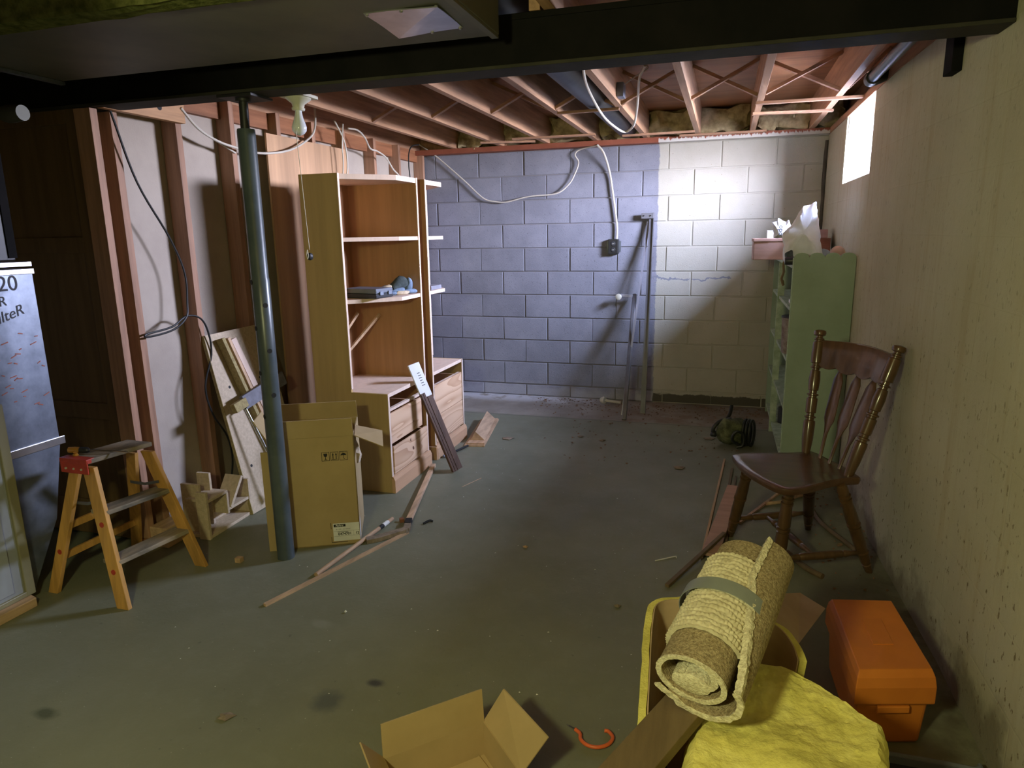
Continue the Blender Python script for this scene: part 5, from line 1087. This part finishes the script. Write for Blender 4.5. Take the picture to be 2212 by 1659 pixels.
osheet('flap', [L_+up_*Hc, C_+up_*Hc, C_+up_*(Hc+.098)+Vector((-.006, .004, 0)), L_+up_*(Hc+.098)+Vector((-.004, .006, 0))], Vector((.7, -.7, 0)))
osheet('flap', [C_+up_*Hc, R2+up_*Hc, R2+up_*(Hc+.075)+Vector((.055, .055, 0)), C_+up_*(Hc+.085)+Vector((.048, .035, 0))], Vector((.7, .7, 0)))
osheet('flap', [L_+up_*Hc, L2+up_*Hc, L2+up_*(Hc+.07)+Vector((-.042, -.05, 0)), L_+up_*(Hc+.07)+Vector((-.042, -.04, 0))], Vector((.8, .5, .4)))
osheet('bottom_flap', [L_.lerp(R2, .35)+up_*.006, C_+Vector((-.01, -.02, .006)), R2+Vector((-.01, .0, .006)), R2.lerp(L2, .5)+up_*.006], up_)

# ------------------------------------------------------------------ small floor items
hk = thing('utility_hook', 'orange rubber-coated screw hook on the floor between carton and carpet', 'hook', (-.31, 1.74, 0))
bm = B(); tube(bm, [(-.362, 1.742, .008), (-.345, 1.728, .008), (-.338, 1.705, .008), (-.315, 1.688, .008), (-.285, 1.688, .008), (-.258, 1.708, .008), (-.250, 1.738, .008), (-.266, 1.760, .008), (-.278, 1.760, .008)], .0055, 10, 6); obj('coated_hook', bm, 'orangeh', hk, sm=True)
bm = B(); lathe(bm, (-.392, 1.758, .006), (-.362, 1.742, .008), [(0, .0008), (.3, .0025), (1, .003)], 8); obj('screw_tip', bm, 'chrome', hk)
def leafy(x, y, s, seed, m, label, cat, name):
    bm = B(); n_ = 11; c_ = bm.verts.new((x, y, .010)); ring_ = []
    for i in range(n_):
        a_ = 2*math.pi*i/n_; r = s*(.6+.5*abs(noise.noise(Vector((i*1.3, seed, 0)))))*(1 if i % 2 else .75); ring_.append(bm.verts.new((x+math.cos(a_)*r*1.3, y+math.sin(a_)*r, .004+.010*abs(noise.noise(Vector((i, seed*2, 4)))))))
    for i in range(n_): bm.faces.new((c_, ring_[i], ring_[(i+1) % n_]))
    g_ = bmesh.ops.extrude_face_region(bm, geom=bm.faces[:]); bmesh.ops.translate(bm, verts=[v for v in g_['geom'] if isinstance(v, bmesh.types.BMVert)], vec=(0, 0, .002))
    obj(name, bm, m, label=label, cat=cat)
leafy(-1.414, 1.506, .032, 1, 'leaf', 'curled brown leaf on the floor in the left foreground', 'leaf', 'dry_leaf')
leafy(-1.449, 4.545, .055, 2, 'leaf', 'crumpled dead leaf on the floor right of the flat pine board', 'leaf', 'dry_leaf')
leafy(-.95, 4.72, .032, 3, 'leaf', 'reddish leaf bit on the floor midway before the grey wall', 'leaf', 'dry_leaf')
leafy(-.78, 4.66, .028, 4, 'leaf', 'dark leaf bit on the floor in front of the roller rail', 'leaf', 'dry_leaf')
leafy(-.05, 4.88, .05, 5, 'leaf', 'dead leaf on the floor just left of the canvas bag', 'leaf', 'dry_leaf')
leafy(-.215, 4.20, .05, 6, 'leaf', 'flattened pale leaf on the floor left of the chair', 'leaf', 'dry_leaf')
leafy(-.84, 2.88, .016, 7, 'pine', 'tiny tan scrap on the middle of the bare floor', 'scrap', 'paper_scrap')
leafy(-.345, 2.47, .018, 8, 'leaf', 'small curled leaf on the floor left of the insulation', 'leaf', 'dry_leaf')
leafy(-1.37, 2.145, .007, 9, 'white', 'white paint fleck on the floor right of the long wood strip', 'scrap', 'paper_scrap')
bm = B(); tube(bm, [(-.24, 2.90, .003), (-.20, 2.93, .004), (-.155, 2.965, .004), (-.15, 2.95, .004)], .0025, 6, 4); obj('white_string', bm, 'white', label='bit of white string on the floor left of the wood sticks', cat='string')
bm = B(); tube(bm, [(-1.42, 3.55, .002), (-1.36, 3.72, .002)], .002, 6, 1); obj('broom_straw', bm, 'pine', label='pale straw on the floor right of the hockey stick', cat='straw')
# black tray at bottom right
ty = thing('black_tray', 'black plastic tray on the floor in the bottom right corner', 'tray', (.6, 1.75, 0))
bm = B(); bx(bm, .47, .72, 1.40, 1.86, 0, .008); obj('tray_floor', bm, 'darkplastic', ty, bevel=.002)
bm = B(); tube(bm, [(.475, 1.40, .03), (.475, 1.84, .03), (.49, 1.858, .03), (.70, 1.858, .03), (.716, 1.84, .03), (.716, 1.40, .03)], .006, 8, 3); bx(bm, .47, .48, 1.42, 1.84, .006, .03); bx(bm, .49, .70, 1.85, 1.86, .006, .03); obj('tray_rim', bm, 'greycase', ty)
# dirt and leaf crumbs along the walls
bm = B()
for k in range(620):
    if k < 420: x = random.uniform(-1.55, .35); y = random.triangular(5.25, 5.88, 5.8)
    elif k < 520: x = random.uniform(.45, .72); y = random.uniform(2.5, 4.4)
    else: x = random.uniform(-1.2, .3); y = random.uniform(4.2, 5.2)
    s = random.uniform(.003, .013); a_ = random.random()*6.3; h_ = s*.5
    p_ = [Vector((x+math.cos(a_+i*1.7)*s*random.uniform(.5, 1.3), y+math.sin(a_+i*1.7)*s, .001+(h_ if i % 2 else 0))) for i in range(4)]
    v = [bm.verts.new(q) for q in p_]+[bm.verts.new((x, y, h_+.003))]
    for i in range(4): bm.faces.new((v[i], v[(i+1) % 4], v[4]))
obj('floor_debris', bm, 'dirt', label='brown crumbs and leaf bits scattered along the wall foot', cat='debris', kind='stuff')
bm = B()
for k in range(90):
    x = random.uniform(-2.0, .0); y = random.uniform(1.6, 4.4); s = random.uniform(.002, .005)
    v = [bm.verts.new((x+math.cos(i*2.1)*s, y+math.sin(i*2.1)*s, .0006)) for i in range(3)]+[bm.verts.new((x, y, s*.6))]
    for i in range(3): bm.faces.new((v[i], v[(i+1) % 3], v[3]))
obj('floor_specks', bm, 'white', label='tiny pale specks scattered over the painted floor', cat='debris', kind='stuff')
